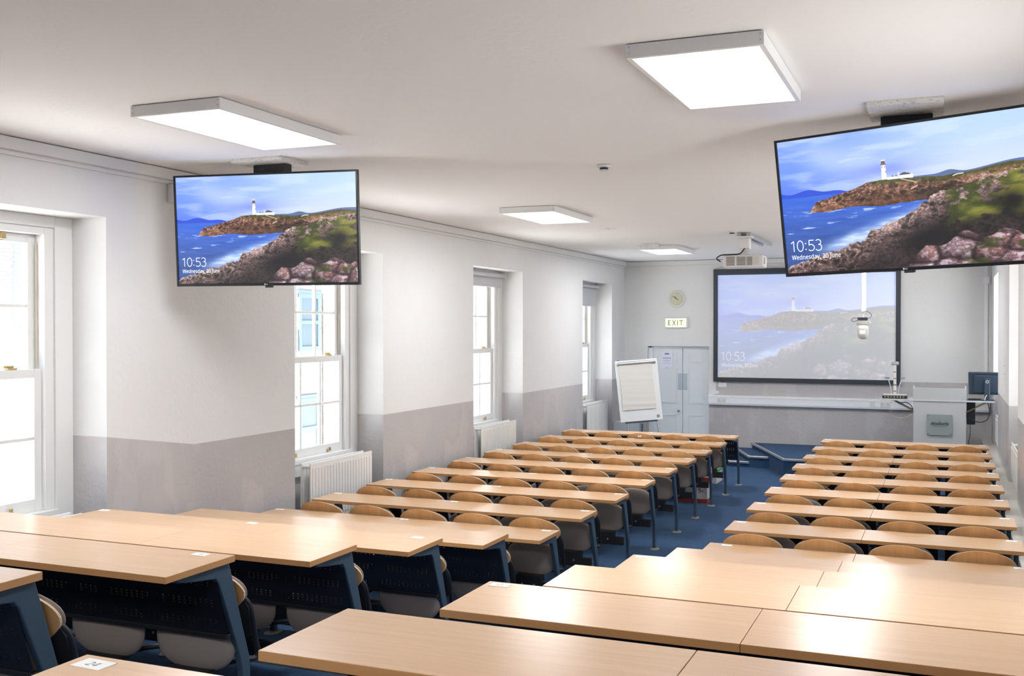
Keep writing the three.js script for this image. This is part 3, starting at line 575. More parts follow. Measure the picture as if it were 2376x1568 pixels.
function television(pos, yaw, tilt, roll, plate, label, plateLabel) {
  const t = thing('television', label, 'television', pos); t.rotation.order = 'YXZ'; t.rotation.set(tilt, yaw, roll);
  const w = TVW / 2, h = TVH / 2, b = 0.014;
  part('bezel', merge([...ring((p, q, m, n) => rb(p, q, m, n, -0.03, 0.006, 0.002), -w, w, -h, h, b, b + 0.006, b), bb(-w + b, w - b, -h + b + 0.006, h - b, -0.03, -0.012)]), M.blackGloss, t);
  part('rear_housing', rb(-w * 0.62, w * 0.62, -h * 0.75, h * 0.4, -0.075, -0.03, 0.02, 3), M.black, t);
  const sg = new THREE.PlaneGeometry(TVW - 2 * b, TVH - 2 * b - 0.006); sg.translate(0, 0.003, -0.004);
  part('tv_screen', sg, mat(lin(0.01, 0.01, 0.01), 0.35, { emissive: lin(1, 1, 1), emissiveIntensity: 1.1, emissiveMap: screenTex }), t);
  const lg = new THREE.PlaneGeometry(0.036, 0.0135); lg.translate(0, -h + 0.0105, 0.0068); part('logo', lg, mat(lin(1, 1, 1), 0.4, { map: logoTex }), t);
  part('remote_sensor', rb(-0.012, 0.045, -h - 0.014, -h + 0.002, -0.02, 0.004, 0.004), M.black, t);
  const inv = new THREE.Matrix4(); t.updateMatrixWorld(); inv.copy(t.matrixWorld).invert();
  const m = thing('ceiling_mount', plateLabel, 'mount', [plate.x, CY, plate.z]); m.rotation.y = plate.yaw;
  part('ceiling_board', rb(-plate.w / 2, plate.w / 2, -0.028, 0, -plate.d / 2, plate.d / 2, 0.003), mat(lin(1, 1, 1), 0.5, { map: plateTex }), m);
  part('steel_channel', merge([rb(-0.135, 0.135, -0.088, -0.028, plate.oz - 0.045, plate.oz + 0.045, 0.004), rb(-0.05, 0.05, -0.1, -0.08, plate.oz - 0.06, plate.oz + 0.06, 0.003)]), M.black, m);
  part('drop_tube', merge([cyl(0.034, 0.034, 0.07, 0, -0.155, plate.oz, 20), bb(-0.052, -0.044, -0.17, -0.085, plate.oz - 0.03, plate.oz + 0.03), bb(0.044, 0.052, -0.17, -0.085, plate.oz - 0.03, plate.oz + 0.03), rb(-0.12, 0.12, -0.5, -0.15, plate.oz - 0.035, plate.oz + 0.01, 0.01)]), M.black, m);
  for (const s of [-1, 1]) part('bolt', cyl(0.009, 0.009, 0.04, s * 0.075, -0.125, plate.oz + 0.035, 10), M.alu, m);
}
const DG = Math.PI / 180;
television([-1.752, 3.005, 8.515], 9.62 * DG, 3.44 * DG, 0, { x: -1.755, z: 8.45, w: 0.43, d: 0.33, oz: -0.03, yaw: 0 }, 'large flat television showing a lighthouse, hung before the window wall', 'black television bracket on a white board, window side');
television([2.52, 3.014, 8.63], -17.75 * DG, 9.44 * DG, 1.12 * DG, { x: 2.545, z: 8.63, w: 0.385, d: 0.46, oz: -0.12, yaw: 0 }, 'large flat television showing a lighthouse, hung above the four-seat block', 'black television bracket on a white board above the four-seat block');

// ---------- projection screen ----------
{
  const x0 = -1.06, x1 = 2.055, y0 = 1.345, y1 = 3.33, zf = ZB + 0.05, b = 0.075;
  const s = thing('projection_screen', 'wide whiteboard screen in a dark frame showing a pale lighthouse', 'screen', [0, 0, 0]);
  part('frame', merge(ring((p, q, m, n) => rb(p, q, m, n, ZB, zf, 0.003), x0, x1, y0, y1, b, b)), M.frameDark, s);
  part('top_tray', rb(x0 + b, x1 - b, y1 - b - 0.03, y1 - b + 0.01, ZB, zf - 0.008, 0.003), M.navy, s);
  const g = new THREE.PlaneGeometry(x1 - x0 - 2 * b, y1 - y0 - 2 * b); g.translate((x0 + x1) / 2, (y0 + y1) / 2, zf - 0.02);
  part('glowing_screen_surface', g, mat(lin(0.7, 0.72, 0.74), 0.6, { emissive: lin(0.92, 0.94, 1.06), emissiveIntensity: 0.42, emissiveMap: screenTex }), s);  // projector light put in as the board's own glow
}

// ---------- wall clock ----------
{
  const c = thing('wall_clock', 'round white wall clock with a cream face above the exit sign', 'clock', [-1.727, 2.815, ZB]);
  const rim = new THREE.LatheGeometry([[0, 0], [0.15, 0], [0.154, 0.012], [0.15, 0.03], [0.14, 0.036], [0.13, 0.03], [0.128, 0.02], [0, 0.02]].map((p) => new THREE.Vector2(...p)), 48); rim.rotateX(Math.PI / 2); part('clock_rim', rim, M.white, c);
  const ft = canvasTex(256, 256, (q) => { q.fillStyle = '#cfcbb2'; q.fillRect(0, 0, 256, 256); q.fillStyle = '#7f7d6a'; q.font = '27px sans-serif'; q.textAlign = 'center'; q.textBaseline = 'middle'; for (let i = 1; i <= 12; i++) q.fillText(String(i), 128 + 104 * Math.sin(i * Math.PI / 6), 129 - 104 * Math.cos(i * Math.PI / 6)); q.fillRect(112, 72, 32, 3); q.fillRect(118, 178, 20, 2); });
  const face = new THREE.CircleGeometry(0.1285, 40); face.translate(0, 0, 0.0215); part('clock_face', face, mat(lin(1, 1, 1), 0.5, { map: ft }), c);
  const hand = (len, tail, w, ang) => { const g = bb(-w / 2, w / 2, -tail, len, 0.023, 0.026); g.rotateZ(ang); return g; };
  part('hour_hand', hand(0.06, 0.015, 0.008, -(10 + 53 / 60) * Math.PI / 6 + 0.12), M.black, c); part('minute_hand', hand(0.09, 0.03, 0.006, -50.5 * Math.PI / 30), M.black, c); part('second_hand', hand(0.03, 0.045, 0.004, 0.9), M.black, c);
}
// ---------- exit sign ----------
{
  const s = thing('exit_sign', 'lit exit sign with green letters between clock and door', 'sign', [-1.73, 2.385, ZB]);
  part('sign_housing', rb(-0.205, 0.205, -0.088, 0.088, 0, 0.055, 0.006), M.white, s);
  const et = canvasTex(512, 224, (q) => { q.fillStyle = '#fbf7e2'; q.fillRect(0, 0, 512, 224); q.strokeStyle = '#3f6b34'; q.lineWidth = 17; const a = 48, b = 176, m = 112; stroke(q, [[130, a + 8], [72, a + 8], [72, b - 8], [130, b - 8]]); stroke(q, [[72, m], [122, m]]); stroke(q, [[176, a], [252, b]]); stroke(q, [[252, a], [176, b]]); stroke(q, [[304, a], [304, b]]); stroke(q, [[346, a + 8], [440, a + 8]]); stroke(q, [[393, a], [393, b]]); });
  const g = new THREE.PlaneGeometry(0.375, 0.155); g.translate(-0.008, 0, 0.0565); part('sign_face', g, mat(lin(0.5, 0.5, 0.5), 0.4, { map: et, emissive: lin(1, 0.98, 0.93), emissiveIntensity: 0.75, emissiveMap: et }), s);
  part('end_cap', rb(0.183, 0.209, -0.09, 0.09, -0.0, 0.06, 0.004), M.white, s);
  const l = new THREE.RectAreaLight(lin(1, 0.98, 0.85), 0.15, 0.36, 0.15); l.name = 'exit_sign_glow'; l.position.set(-0.008, 0, 0.062); l.rotation.y = Math.PI; l.castShadow = true; s.add(l);
}

// ---------- trunking and sockets ----------
{
  const t = thing('dado_trunking', 'long white cable trunking running below the screen', 'trunking', [0, 0, ZB]);
  part('trunking_body', rb(DX1, 3.4, 0.935, 1.095, 0, 0.06, 0.004), M.trunk, t);
  part('top_lid', rb(DX1, 3.4, 1.06, 1.1, 0.0, 0.066, 0.005), M.trunk, t);
  part('bottom_lid', rb(DX1, 3.4, 0.93, 0.965, 0, 0.066, 0.005), mat(lin(0.62, 0.66, 0.71), 0.35), t);
  const sock = (x, w, label, holes) => {
    const s = thing('wall_socket', label, 'socket', [x, 1.012, ZB + 0.06]); part('face_plate', rb(-w / 2, w / 2, -0.043, 0.043, 0, 0.009, 0.004), M.plastic, s);
    for (const hx of holes) { part('socket_hole', merge([bb(hx - 0.004, hx + 0.004, 0.004, 0.018, 0.0088, 0.0096), bb(hx - 0.017, hx - 0.009, -0.016, -0.008, 0.0088, 0.0096), bb(hx + 0.009, hx + 0.017, -0.016, -0.008, 0.0088, 0.0096)]), M.black, s); part('rocker', rb(hx * 0.3 - 0.008, hx * 0.3 + 0.008, 0.018, 0.03, 0.008, 0.012, 0.002), M.white, s); }
    return s;
  };
  sock(-0.91, 0.146, 'white double socket on the trunking beside the door', [-0.045, 0.045]);
  sock(1.62, 0.086, 'square data outlet on the trunking below the screen corner', []);
  sock(1.815, 0.146, 'white double socket on the trunking under the visualiser shelf', [-0.045, 0.045]);
  const p = thing('light_switch', 'white four-gang switch plate just below the screen frame', 'switch', [-0.905, 1.285, ZB]);
  part('face_plate', rb(-0.073, 0.073, -0.043, 0.043, 0, 0.01, 0.004), M.white, p);
  for (let i = 0; i < 4; i++) part('rocker', rb(-0.052 + i * 0.028, -0.034 + i * 0.028, -0.018, 0.018, 0.009, 0.014, 0.002), M.white, p);
  part('red_tag', rb(-0.025, 0.015, 0.043, 0.058, 0, 0.006, 0.001), mat(lin(0.55, 0.06, 0.04), 0.5), p);
  const v = thing('cable_conduit', 'vertical white conduit in the corner by the monitor', 'conduit', [3.345, 0, ZB]);
  part('conduit_run', rb(-0.028, 0.028, 1.1, CY - 0.09, 0, 0.03, 0.003), M.trunk, v); part('joint_box', rb(-0.05, 0.05, 3.0, 3.12, 0, 0.05, 0.004), M.trunk, v);
}

// ---------- notices ----------
function notice(name, label, w, h, place) {
  const nt = canvasTex(256, 360, (q) => { q.fillStyle = '#e9eafa'; q.fillRect(0, 0, 256, 360); q.fillStyle = '#4b4f5e'; q.fillRect(78, 34, 104, 16); q.fillRect(92, 26, 74, 10); q.fillStyle = '#5d6175'; q.fillRect(30, 126, 192, 10); q.fillStyle = '#9a9db0'; for (const [y, a, b] of [[176, 38, 214], [200, 62, 190], [240, 36, 212]]) q.fillRect(a, y, b - a, 6); q.fillRect(90, 344, 70, 5); });
  const n = thing(name, label, 'notice'); const g = new THREE.BoxGeometry(w, h, 0.001); part('sheet', g, [M.paper, M.paper, M.paper, M.paper, mat(lin(1, 1, 1), 0.6, { map: nt }), M.paper], n); place(n); return n;
}
notice('notice_sheet', 'printed white notice taped to the panelled door', 0.21, 0.297, (n) => n.position.set(-1.935, 1.705, ZB - 0.1 + 0.0135));
notice('notice_sheet', 'printed white notice on the side wall behind the flip chart', 0.21, 0.297, (n) => { n.position.set(XL + 0.001, 1.59, -3.35); n.rotation.y = Math.PI / 2; });
notice('notice_sheet', 'faint printed sheet on the pier by the monitor', 0.21, 0.42, (n) => { n.position.set(XR - 0.001, 1.66, 0.35); n.rotation.y = -Math.PI / 2; });

// ---------- flip chart ----------
{
  const f = thing('flip_chart', 'white flip chart easel with a cream paper pad before the door', 'flip chart', [-1.98, 0, -2.4], 22.6 * DG);
  const b = new THREE.Group(); b.name = 'board'; b.position.set(-0.03, 0.72, 0.06); b.rotation.order = 'YXZ'; b.rotation.set(-9 * DG, 0, 4.6 * DG); f.add(b);
  part('board_panel', rb(-0.36, 0.36, 0, 1.05, -0.02, 0, 0.02, 4), M.white, b);
  part('paper_pad', rb(-0.3, 0.265, 0.2, 0.98, 0, 0.012, 0.002), mat(lin(0.74, 0.70, 0.65), 0.8), b);
  { const g = new THREE.PlaneGeometry(0.565, 0.78, 12, 40), p = g.attributes.position; for (let i = 0; i < p.count; i++) { const y = p.getY(i); p.setZ(i, 0.004 * Math.exp(-Math.pow((y + 0.03) / 0.012, 2)) + 0.006 * Math.exp(-Math.pow((y + 0.30 + 0.06 * p.getX(i)) / 0.02, 2)) + 0.0008 * Math.sin(y * 60 + p.getX(i) * 3)); } g.computeVertexNormals(); g.translate(-0.0175, 0.59, 0.018); part('top_sheet', g, mat(lin(0.76, 0.72, 0.67), 0.75, { side: THREE.DoubleSide }), b); }
  part('clamp_bar', merge([cylX(0.026, 0.63, 0, 0.995, 0.02, 20), rb(-0.33, 0.33, 0.965, 1.005, 0, 0.03, 0.01)]), mat(lin(0.5, 0.5, 0.5), 0.35, { metalness: 0.4 }), b);
  part('maker_sticker', rb(0.26, 0.31, 0.04, 0.09, 0, 0.0015, 0.0005), mat(lin(0.32, 0.3, 0.27), 0.5), b);
  part('pen_tray', rb(-0.28, 0.26, -0.02, 0.004, -0.02, 0.05, 0.004), M.navy, b);
  for (const [x0, x1, z1] of [[-0.25, -0.29, 0.12], [0.22, 0.36, 0.12], [0, 0, -0.55]]) { const l = part('leg', tube([[x0, 0.78, -0.02], [(x0 + x1) / 2, 0.4, z1 / 2], [x1, 0.0, z1]], 0.013, 8, 10), M.alu, f); part('leg_collar', cyl(0.017, 0.017, 0.05, x0 + (x1 - x0) * 0.1, 0.66, z1 * 0.06 - 0.01, 12), M.white, l); }
}

// ---------- lectern, visualiser, monitor ----------
const DY = 0.28;
{
  const l = thing('lectern', 'grey laminate lectern with side shelves and a glass plaque', 'lectern', [2.662, DY, -2.5]);
  const h = 0.374;
  part('front_panel', rb(-h, h, 0, 0.885, -0.02, 0, 0.002), M.lectern, l);
  part('side_panel', bb(-h, -h + 0.02, 0, 0.885, -0.5, -0.02), M.lectern, l); part('side_panel', bb(h - 0.02, h, 0, 0.885, -0.5, -0.02), M.lectern, l);
  part('worktop', rb(-0.87, 0.765, 0.885, 0.907, -0.5, 0.012, 0.003), mat(lin(0.6, 0.61, 0.62), 0.4), l);
  part('upstand', rb(-h - 0.006, h + 0.004, 0.907, 1.092, -0.02, 0.0, 0.002), M.lectern, l);
  part('upstand_side', merge([rb(-h - 0.006, -h + 0.014, 0.907, 1.1, -0.4, -0.02, 0.002), rb(h - 0.016, h + 0.004, 0.907, 1.11, -0.4, -0.02, 0.002)]), mat(lin(0.7, 0.7, 0.7), 0.4), l);
  for (const s of [-1, 1]) part('shelf_bracket', merge([tube([[s * h, 0.72, -0.15], [s * (h + 0.3), 0.88, -0.15]], 0.008, 4, 6), tube([[s * h, 0.72, -0.35], [s * (h + 0.3), 0.88, -0.35]], 0.008, 4, 6)]), mat(lin(0.45, 0.36, 0.2), 0.4, { metalness: 0.5 }), l);
  const pl = part('glass_plaque', rb(-0.18, 0.18, 0.37, 0.69, 0.018, 0.026, 0.002), new THREE.MeshPhysicalMaterial({ color: lin(0.50, 0.56, 0.55), transmission: 0.45, thickness: 0, roughness: 0.35 }), l);
  for (const [x, y] of [[-0.16, 0.39], [0.16, 0.39], [-0.16, 0.67], [0.16, 0.67]]) part('plaque_stud', cylZ(0.007, 0.03, x, y, 0.015, 12), M.chrome, pl);
  const lt = canvasTex(512, 256, (q) => {
    q.clearRect(0, 0, 512, 256); q.fillStyle = '#4a4f50'; q.fillRect(40, 96, 432, 64); q.clearRect(40, 96, 432, 8); q.fillRect(70, 90, 70, 20); q.fillRect(370, 90, 70, 20); q.beginPath(); q.moveTo(226, 98); q.lineTo(256, 72); q.lineTo(286, 98); q.fill(); q.fillRect(252, 44, 8, 32);
    for (let i = 0; i < 24; i++) q.clearRect(50 + i * 17.6, 116, 7, 12), q.clearRect(50 + i * 17.6, 138, 7, 14); q.clearRect(120, 106, 10, 54); q.clearRect(380, 106, 10, 54);
    q.font = '42px serif'; q.textAlign = 'center'; q.textBaseline = 'middle'; q.save(); q.translate(256, 192); q.scale(0.86, 1); q.fillText('GRIFFITH COLLEGE', 0, 0); q.restore();
  });
  const g = new THREE.PlaneGeometry(0.3, 0.15); g.translate(0.005, 0.545, 0.0272); part('plaque_print', g, mat(lin(1, 1, 1), 0.6, { map: lt, transparent: true }), pl);
  // cables hanging from the two shelves
  const cab = (name, label, pts, r, m) => { const o = thing(name, label, 'cable'); part('cable_run', tube(pts, r, 40, 6), m, o); };
  cab('cable', 'thin beige cable looping below the visualiser shelf', [[2.02, 1.2, -2.6], [1.98, 1.17, -2.49], [1.95, 1.05, -2.49], [2.0, 0.93, -2.48], [2.14, 0.9, -2.48], [2.275, 0.96, -2.52]], 0.004, mat(lin(0.5, 0.45, 0.3), 0.5));
  cab('cable', 'black cable bundle below the visualiser shelf', [[2.0, 1.16, -2.7], [2.08, 1.12, -2.62], [2.18, 1.13, -2.62], [2.25, 1.09, -2.62], [2.28, 1.02, -2.62]], 0.006, M.black);
  cab('cable', 'thick black cable looping below the monitor shelf', [[3.34, 1.16, -2.62], [3.36, 1.02, -2.6], [3.33, 0.9, -2.6], [3.22, 0.86, -2.6], [3.1, 0.9, -2.6], [3.04, 0.95, -2.62]], 0.007, M.black);
  cab('cable', 'thin black lead dangling beside the lectern to a plug', [[3.06, 0.93, -2.58], [3.09, 0.82, -2.57], [3.095, 0.68, -2.57], [3.075, 0.56, -2.57], [3.065, 0.47, -2.57]], 0.005, M.black);
  const box = thing('computer_tower', 'dark computer box hanging under the monitor shelf', 'computer', [3.1, 0.93, -2.8]); part('case', rb(-0.05, 0.07, -0.12, 0.23, -0.18, 0.1, 0.006), M.navy, box); part('front_bezel', rb(-0.045, 0.065, -0.11, 0.22, 0.1, 0.108, 0.003), M.black, box);
  const kb = thing('keyboard', 'black keyboard lying on the shelf under the monitor', 'keyboard', [3.13, DY + 0.907, -2.7]); part('keyboard_body', rb(-0.07, 0.14, 0, 0.018, -0.09, 0.09, 0.005), M.black, kb); { const ks = []; for (let i = 0; i < 9; i++) for (let j = 0; j < 6; j++) ks.push(rb(-0.06 + i * 0.021, -0.043 + i * 0.021, 0.018, 0.024, -0.075 + j * 0.025, -0.055 + j * 0.025, 0.002, 1)); const k = part('keys', merge(ks), M.black, kb); k.userData.kind = 'stuff'; }
}
{
  const v = thing('visualiser', 'document camera with a white post and two arm lamps', 'visualiser', [2.012, DY + 0.907, -2.68]);
  part('base', rb(-0.185, 0.185, 0.004, 0.058, -0.12, 0.1, 0.008, 3), mat(lin(0.25, 0.25, 0.25), 0.4), v); part('connector_panel', rb(-0.18, 0.18, 0.008, 0.046, 0.098, 0.104, 0.002), M.black, v);
  for (let i = 0; i < 7; i++) part('port', rb(-0.15 + i * 0.045, -0.128 + i * 0.045, 0.018, 0.036, 0.102, 0.107, 0.002), i % 2 ? M.alu : M.brass, v);
  part('top_plate', rb(-0.175, 0.175, 0.056, 0.064, -0.11, 0.09, 0.003), mat(lin(0.75, 0.74, 0.70), 0.4), v);
  part('post', rb(-0.022, 0.022, 0.06, 0.525, -0.02, 0.02, 0.008), mat(lin(0.78, 0.76, 0.70), 0.4), v);
  for (const y of [0.11, 0.21, 0.31, 0.41]) part('post_clip', rb(-0.02, 0.02, y, y + 0.009, 0.016, 0.026, 0.002), M.black, v);
  part('camera_head', merge([rb(-0.055, 0.055, 0.52, 0.575, -0.16, 0.03, 0.018, 4), cylZ(0.022, 0.02, 0, 0.547, 0.035)]), mat(lin(0.42, 0.43, 0.44), 0.3, { metalness: 0.3 }), v);
  for (const s of [-1, 1]) { const a = part('lamp_arm', tube([[s * 0.05, 0.06, 0], [s * 0.06, 0.16, 0.01], [s * 0.085, 0.26, 0.01], [s * 0.1, 0.31, 0]], 0.007, 20, 8), mat(lin(0.7, 0.72, 0.75), 0.3), v); part('lamp_head', rb(s * 0.115 - 0.035, s * 0.115 + 0.035, 0.305, 0.335, -0.03, 0.03, 0.008, 3), mat(lin(0.3, 0.32, 0.35), 0.35), a); }
}
{
  const m = thing('computer_monitor', 'dark monitor seen from behind beside the lectern', 'monitor', [3.335, DY + 0.907, -2.66], -6 * DG);
  const t = new THREE.Group(); t.name = 'display'; t.position.set(0, 0.25, 0.0); t.rotation.set(14 * DG, 0, 0); m.add(t);
  part('rear_shell', merge([rb(-0.265, 0.265, -0.165, 0.19, -0.015, 0.02, 0.012, 3), rb(-0.19, 0.19, -0.13, 0.15, 0.015, 0.045, 0.016, 3)]), M.navy, t);
  part('vent_slot', rb(-0.16, 0.2, 0.16, 0.168, 0.018, 0.023, 0.002), M.black, t);
  const sc = new THREE.PlaneGeometry(0.51, 0.335); sc.rotateY(Math.PI); sc.translate(0, 0.012, -0.0155); part('monitor_screen', sc, M.blackGloss, t);
  const st = part('stand', rb(-0.04, 0.04, 0.02, 0.34, 0.045, 0.07, 0.008, 3), M.navy, m); part('stand_base', rb(-0.1, 0.1, 0, 0.016, -0.08, 0.11, 0.008, 3), M.navy, m);
  const ring = new THREE.TorusGeometry(0.021, 0.0026, 10, 28); ring.translate(0.002, 0.29, 0.0715); part('logo', ring, M.white, st);
  const dt = canvasTex(96, 40, (q) => { q.fillStyle = '#26364a'; q.fillRect(0, 0, 96, 40); q.fillStyle = '#e6edf3'; q.font = 'bold 32px sans-serif'; q.textAlign = 'center'; q.textBaseline = 'middle'; q.fillText('DELL', 48, 21); });
  const dg = new THREE.PlaneGeometry(0.032, 0.0135); dg.translate(0.002, 0.29, 0.0722); part('logo_letters', dg, mat(lin(1, 1, 1), 0.5, { map: dt }), st);
  part('cable_hole', cylZ(0.016, 0.004, 0.0, 0.09, 0.07), M.black, st);
  part('power_cable', tube([[0.0, 0.09, 0.075], [-0.02, 0.06, 0.09], [-0.03, 0.01, 0.11]], 0.006, 12, 6), M.plastic, m);
}

// ---------- projector on its rails ----------
{
  const p = thing('projector', 'white ceiling projector with grey vent grilles', 'projector', [0.36, 3.145, 1.2], 2 * DG);
  const body = part('projector_body', rb(-0.255, 0.255, -0.08, 0.08, -0.19, 0.2, 0.02, 3), M.plastic, p);
  const gm = mat(lin(0.22, 0.2, 0.19), 0.6);
  for (const [x, w] of [[-0.155, 0.105], [-0.02, 0.11], [0.085, 0.07]]) { const bars = []; for (let i = 0; i < 9; i++) bars.push(bb(x - w / 2, x + w / 2, -0.055 + i * 0.0125, -0.047 + i * 0.0125, 0.199, 0.2025)); part('vent_grille', merge(bars), gm, body); }
  for (let i = 0; i < 3; i++) part('side_vent', bb(0.2535, 0.2565, -0.04, 0.05, 0.12 - i * 0.05, 0.145 - i * 0.05), gm, body);
  part('lens', merge([cylZ(0.045, 0.03, 0.08, 0, -0.2), cylZ(0.035, 0.01, 0.08, 0, -0.215)]), M.blackGloss, body);
  part('label_plate', bb(0.13, 0.2, -0.05, 0.055, 0.199, 0.2012), mat(lin(0.62, 0.62, 0.58), 0.5), body);
  const m = thing('projector_mount', 'white ceiling pole and steel rails holding the projector', 'mount', [0.39, CY, 1.33]);
  part('rail', rb(0.035, 0.085, -0.05, 0, -1.65, 0.13, 0.003), M.alu, m); part('rail', rb(-0.085, -0.035, -0.05, 0, -1.65, 0.13, 0.003), M.alu, m);
  part('mount_plate', rb(-0.095, 0.095, -0.07, -0.05, -0.05, 0.14, 0.003), M.white, m);
  part('mount_pole', rb(-0.068, 0.068, -0.21, -0.07, -0.03, 0.11, 0.012, 3), M.white, m);
  part('ball_joint', merge([cyl(0.05, 0.024, 0.06, 0, -0.262, 0.0, 16), rb(-0.07, 0.06, -0.28, -0.255, -0.06, 0.06, 0.004)]), M.plastic, m);
  const c = thing('cable', 'black cable curving from the projector mount to the projector', 'cable'); part('cable_run', tube([[0.4, 3.31, 1.42], [0.38, 3.27, 1.46], [0.33, 3.235, 1.42], [0.2, 3.228, 1.42], [0.09, 3.22, 1.42], [0.04, 3.18, 1.42], [0.09, 3.14, 1.41]], 0.008, 40, 8), M.black, c);
}
// ---------- ptz dome camera on a pole ----------
{
  const p = thing('dome_camera', 'white pan-tilt dome camera hanging on a pole before the screen', 'camera', [1.65, 2.13, -1]);
  part('pole', cyl(0.03, 0.03, CY - 2.13 - 0.42, 0.01, 0.42, 0, 20), mat(lin(0.8, 0.79, 0.74), 0.4), p); part('pole_collar', cyl(0.036, 0.036, 0.06, 0.008, 0.40, 0, 20), M.white, p); part('stem', cyl(0.016, 0.016, 0.1, 0.005, 0.31, 0, 14), M.white, p);
  part('ceiling_flange', cyl(0.07, 0.07, 0.012, 0.01, CY - 2.13 - 0.012, 0, 24), M.white, p);
  part('control_box', rb(-0.07, 0.065, 0.27, 0.315, -0.03, 0.06, 0.004), M.black, p);
  part('base_ring', merge([cyl(0.09, 0.1, 0.05, 0, 0.215, 0, 28), rb(-0.1, 0.1, 0.225, 0.262, -0.05, 0.05, 0.006)]), M.plastic, p);
  const dm = new THREE.LatheGeometry([[0, 0], [0.03, 0.003], [0.055, 0.018], [0.073, 0.045], [0.081, 0.085], [0.084, 0.15], [0.084, 0.215], [0, 0.215]].map((q) => new THREE.Vector2(...q)), 36); part('dome', dm, M.plastic, p);
  part('lens_drum', merge([cylX(0.068, 0.072, 0, 0.085, 0.028, 28)]), M.white, p);
  part('loose_cable', merge([tube([[0.03, 0.41, 0.03], [0.09, 0.385, 0.05], [0.12, 0.345, 0.05], [0.1, 0.31, 0.05], [0.06, 0.3, 0.05]], 0.004, 30, 6), tube([[-0.06, 0.28, 0.05], [-0.12, 0.255, 0.05], [-0.155, 0.27, 0.05], [-0.13, 0.305, 0.05], [-0.07, 0.3, 0.06], [0.02, 0.245, 0.07], [0.08, 0.24, 0.06]], 0.004, 40, 6)]), M.black, p);
}
// ---------- detectors and small ceiling fittings ----------
function detector(x, z, label) {
  const s = thing('smoke_detector', label, 'detector', [x, CY, z]);
  const lathe = (pts) => new THREE.LatheGeometry(pts.map((q) => new THREE.Vector2(...q)), 28);
  part('detector_base', lathe([[0, 0], [0.05, 0], [0.053, -0.01], [0.05, -0.022], [0, -0.022]]), M.white, s); part('detector_head', lathe([[0, -0.036], [0.034, -0.036], [0.03, -0.048], [0, -0.05]]), M.white, s); part('detector_core', lathe([[0, -0.02], [0.03, -0.022], [0.03, -0.037], [0, -0.037]]), M.black, s);
}
detector(0.41, 7.34, 'white smoke detector on the open ceiling between the televisions');
detector(0.28, 1.66, 'white smoke detector just beside the projector mount');
{ const s = thing('ceiling_speaker', 'flat round white ceiling disc beyond the middle light panel', 'speaker', [-1.05, CY, 2.58]); part('disc', cyl(0.105, 0.11, 0.008, 0, -0.008, 0, 36), M.white, s); part('boss', cyl(0.02, 0.02, 0.004, 0, -0.012, 0, 16), M.plastic, s); }
{ const s = thing('motion_sensor', 'small white sensor box on the ceiling beside the far light panel', 'sensor', [-1.18, CY, 0.12]); part('sensor_box', rb(-0.1, 0.1, -0.07, 0, -0.1, 0.1, 0.006), M.white, s); part('sensor_lens', cylZ(0.028, 0.02, -0.04, -0.035, 0.105), M.plastic, s); }
{ const s = thing('junction_box', 'small white box on the wall behind the television corner', 'box', [XL, 3.33, 8.36]); part('box_body', rb(0, 0.07, -0.08, 0.06, -0.03, 0.06, 0.005), M.white, s); part('box_lid', rb(0.07, 0.078, -0.075, 0.055, -0.025, 0.055, 0.002), M.white, s); }

// ---------- paper boxes under the desks ----------
function paperBox(x0, x1, z0, z1, y, h, band, label, mark) {
  const b = thing('paper_box', label, 'box', [(x0 + x1) / 2, y, (z0 + z1) / 2]);
  const w = (x1 - x0) / 2, d = (z1 - z0) / 2, col = band === 'red' ? lin(0.5, 0.055, 0.03) : lin(0.12, 0.35, 0.07);
  part('carton', rb(-w, w, 0, h, -d, d, 0.002, 1), mat(lin(0.72, 0.71, 0.71), 0.55), b);
  if (band === 'red') part('colour_band', rb(-w - 0.0015, w + 0.0015, 0.003, 0.055, -d - 0.0015, d + 0.0015, 0.001, 1), mat(col, 0.5), b); else part('lid_band', rb(-w - 0.004, w + 0.004, h - 0.03, h + 0.006, -d - 0.004, d + 0.004, 0.002, 1), mat(col, 0.5), b);
  if (mark) { const t = canvasTex(128, 128, (q) => { q.fillStyle = '#dddcdc'; q.fillRect(0, 0, 128, 128); q.fillStyle = '#b3261e'; q.font = 'bold 104px sans-serif'; q.textAlign = 'center'; q.textBaseline = 'middle'; q.fillText('5', 48, 66); q.beginPath(); for (let i = 0; i < 10; i++) { const r = i % 2 ? 8 : 20, a = -Math.PI / 2 + i * Math.PI / 5; q.lineTo(100 + r * Math.cos(a), 84 + r * Math.sin(a)); } q.fill(); }); const g = new THREE.PlaneGeometry(0.09, 0.09); g.translate(w - 0.085, 0.165, d + 0.0012); part('printed_mark', g, mat(lin(1, 1, 1), 0.55, { map: t }), b); }
}
paperBox(-0.51, -0.125, 0.98, 1.2, 0, 0.28, 'red', 'white carton with a red band standing on the carpet under a desk', true);
paperBox(-0.47, -0.1, 0.99, 1.19, 0.28, 0.28, 'red', 'white carton with a red band stacked on another carton', false);
paperBox(-0.62, -0.355, -0.95, -0.53, 0, 0.2, 'green', 'white carton with a green lid on the carpet behind front desk', false);

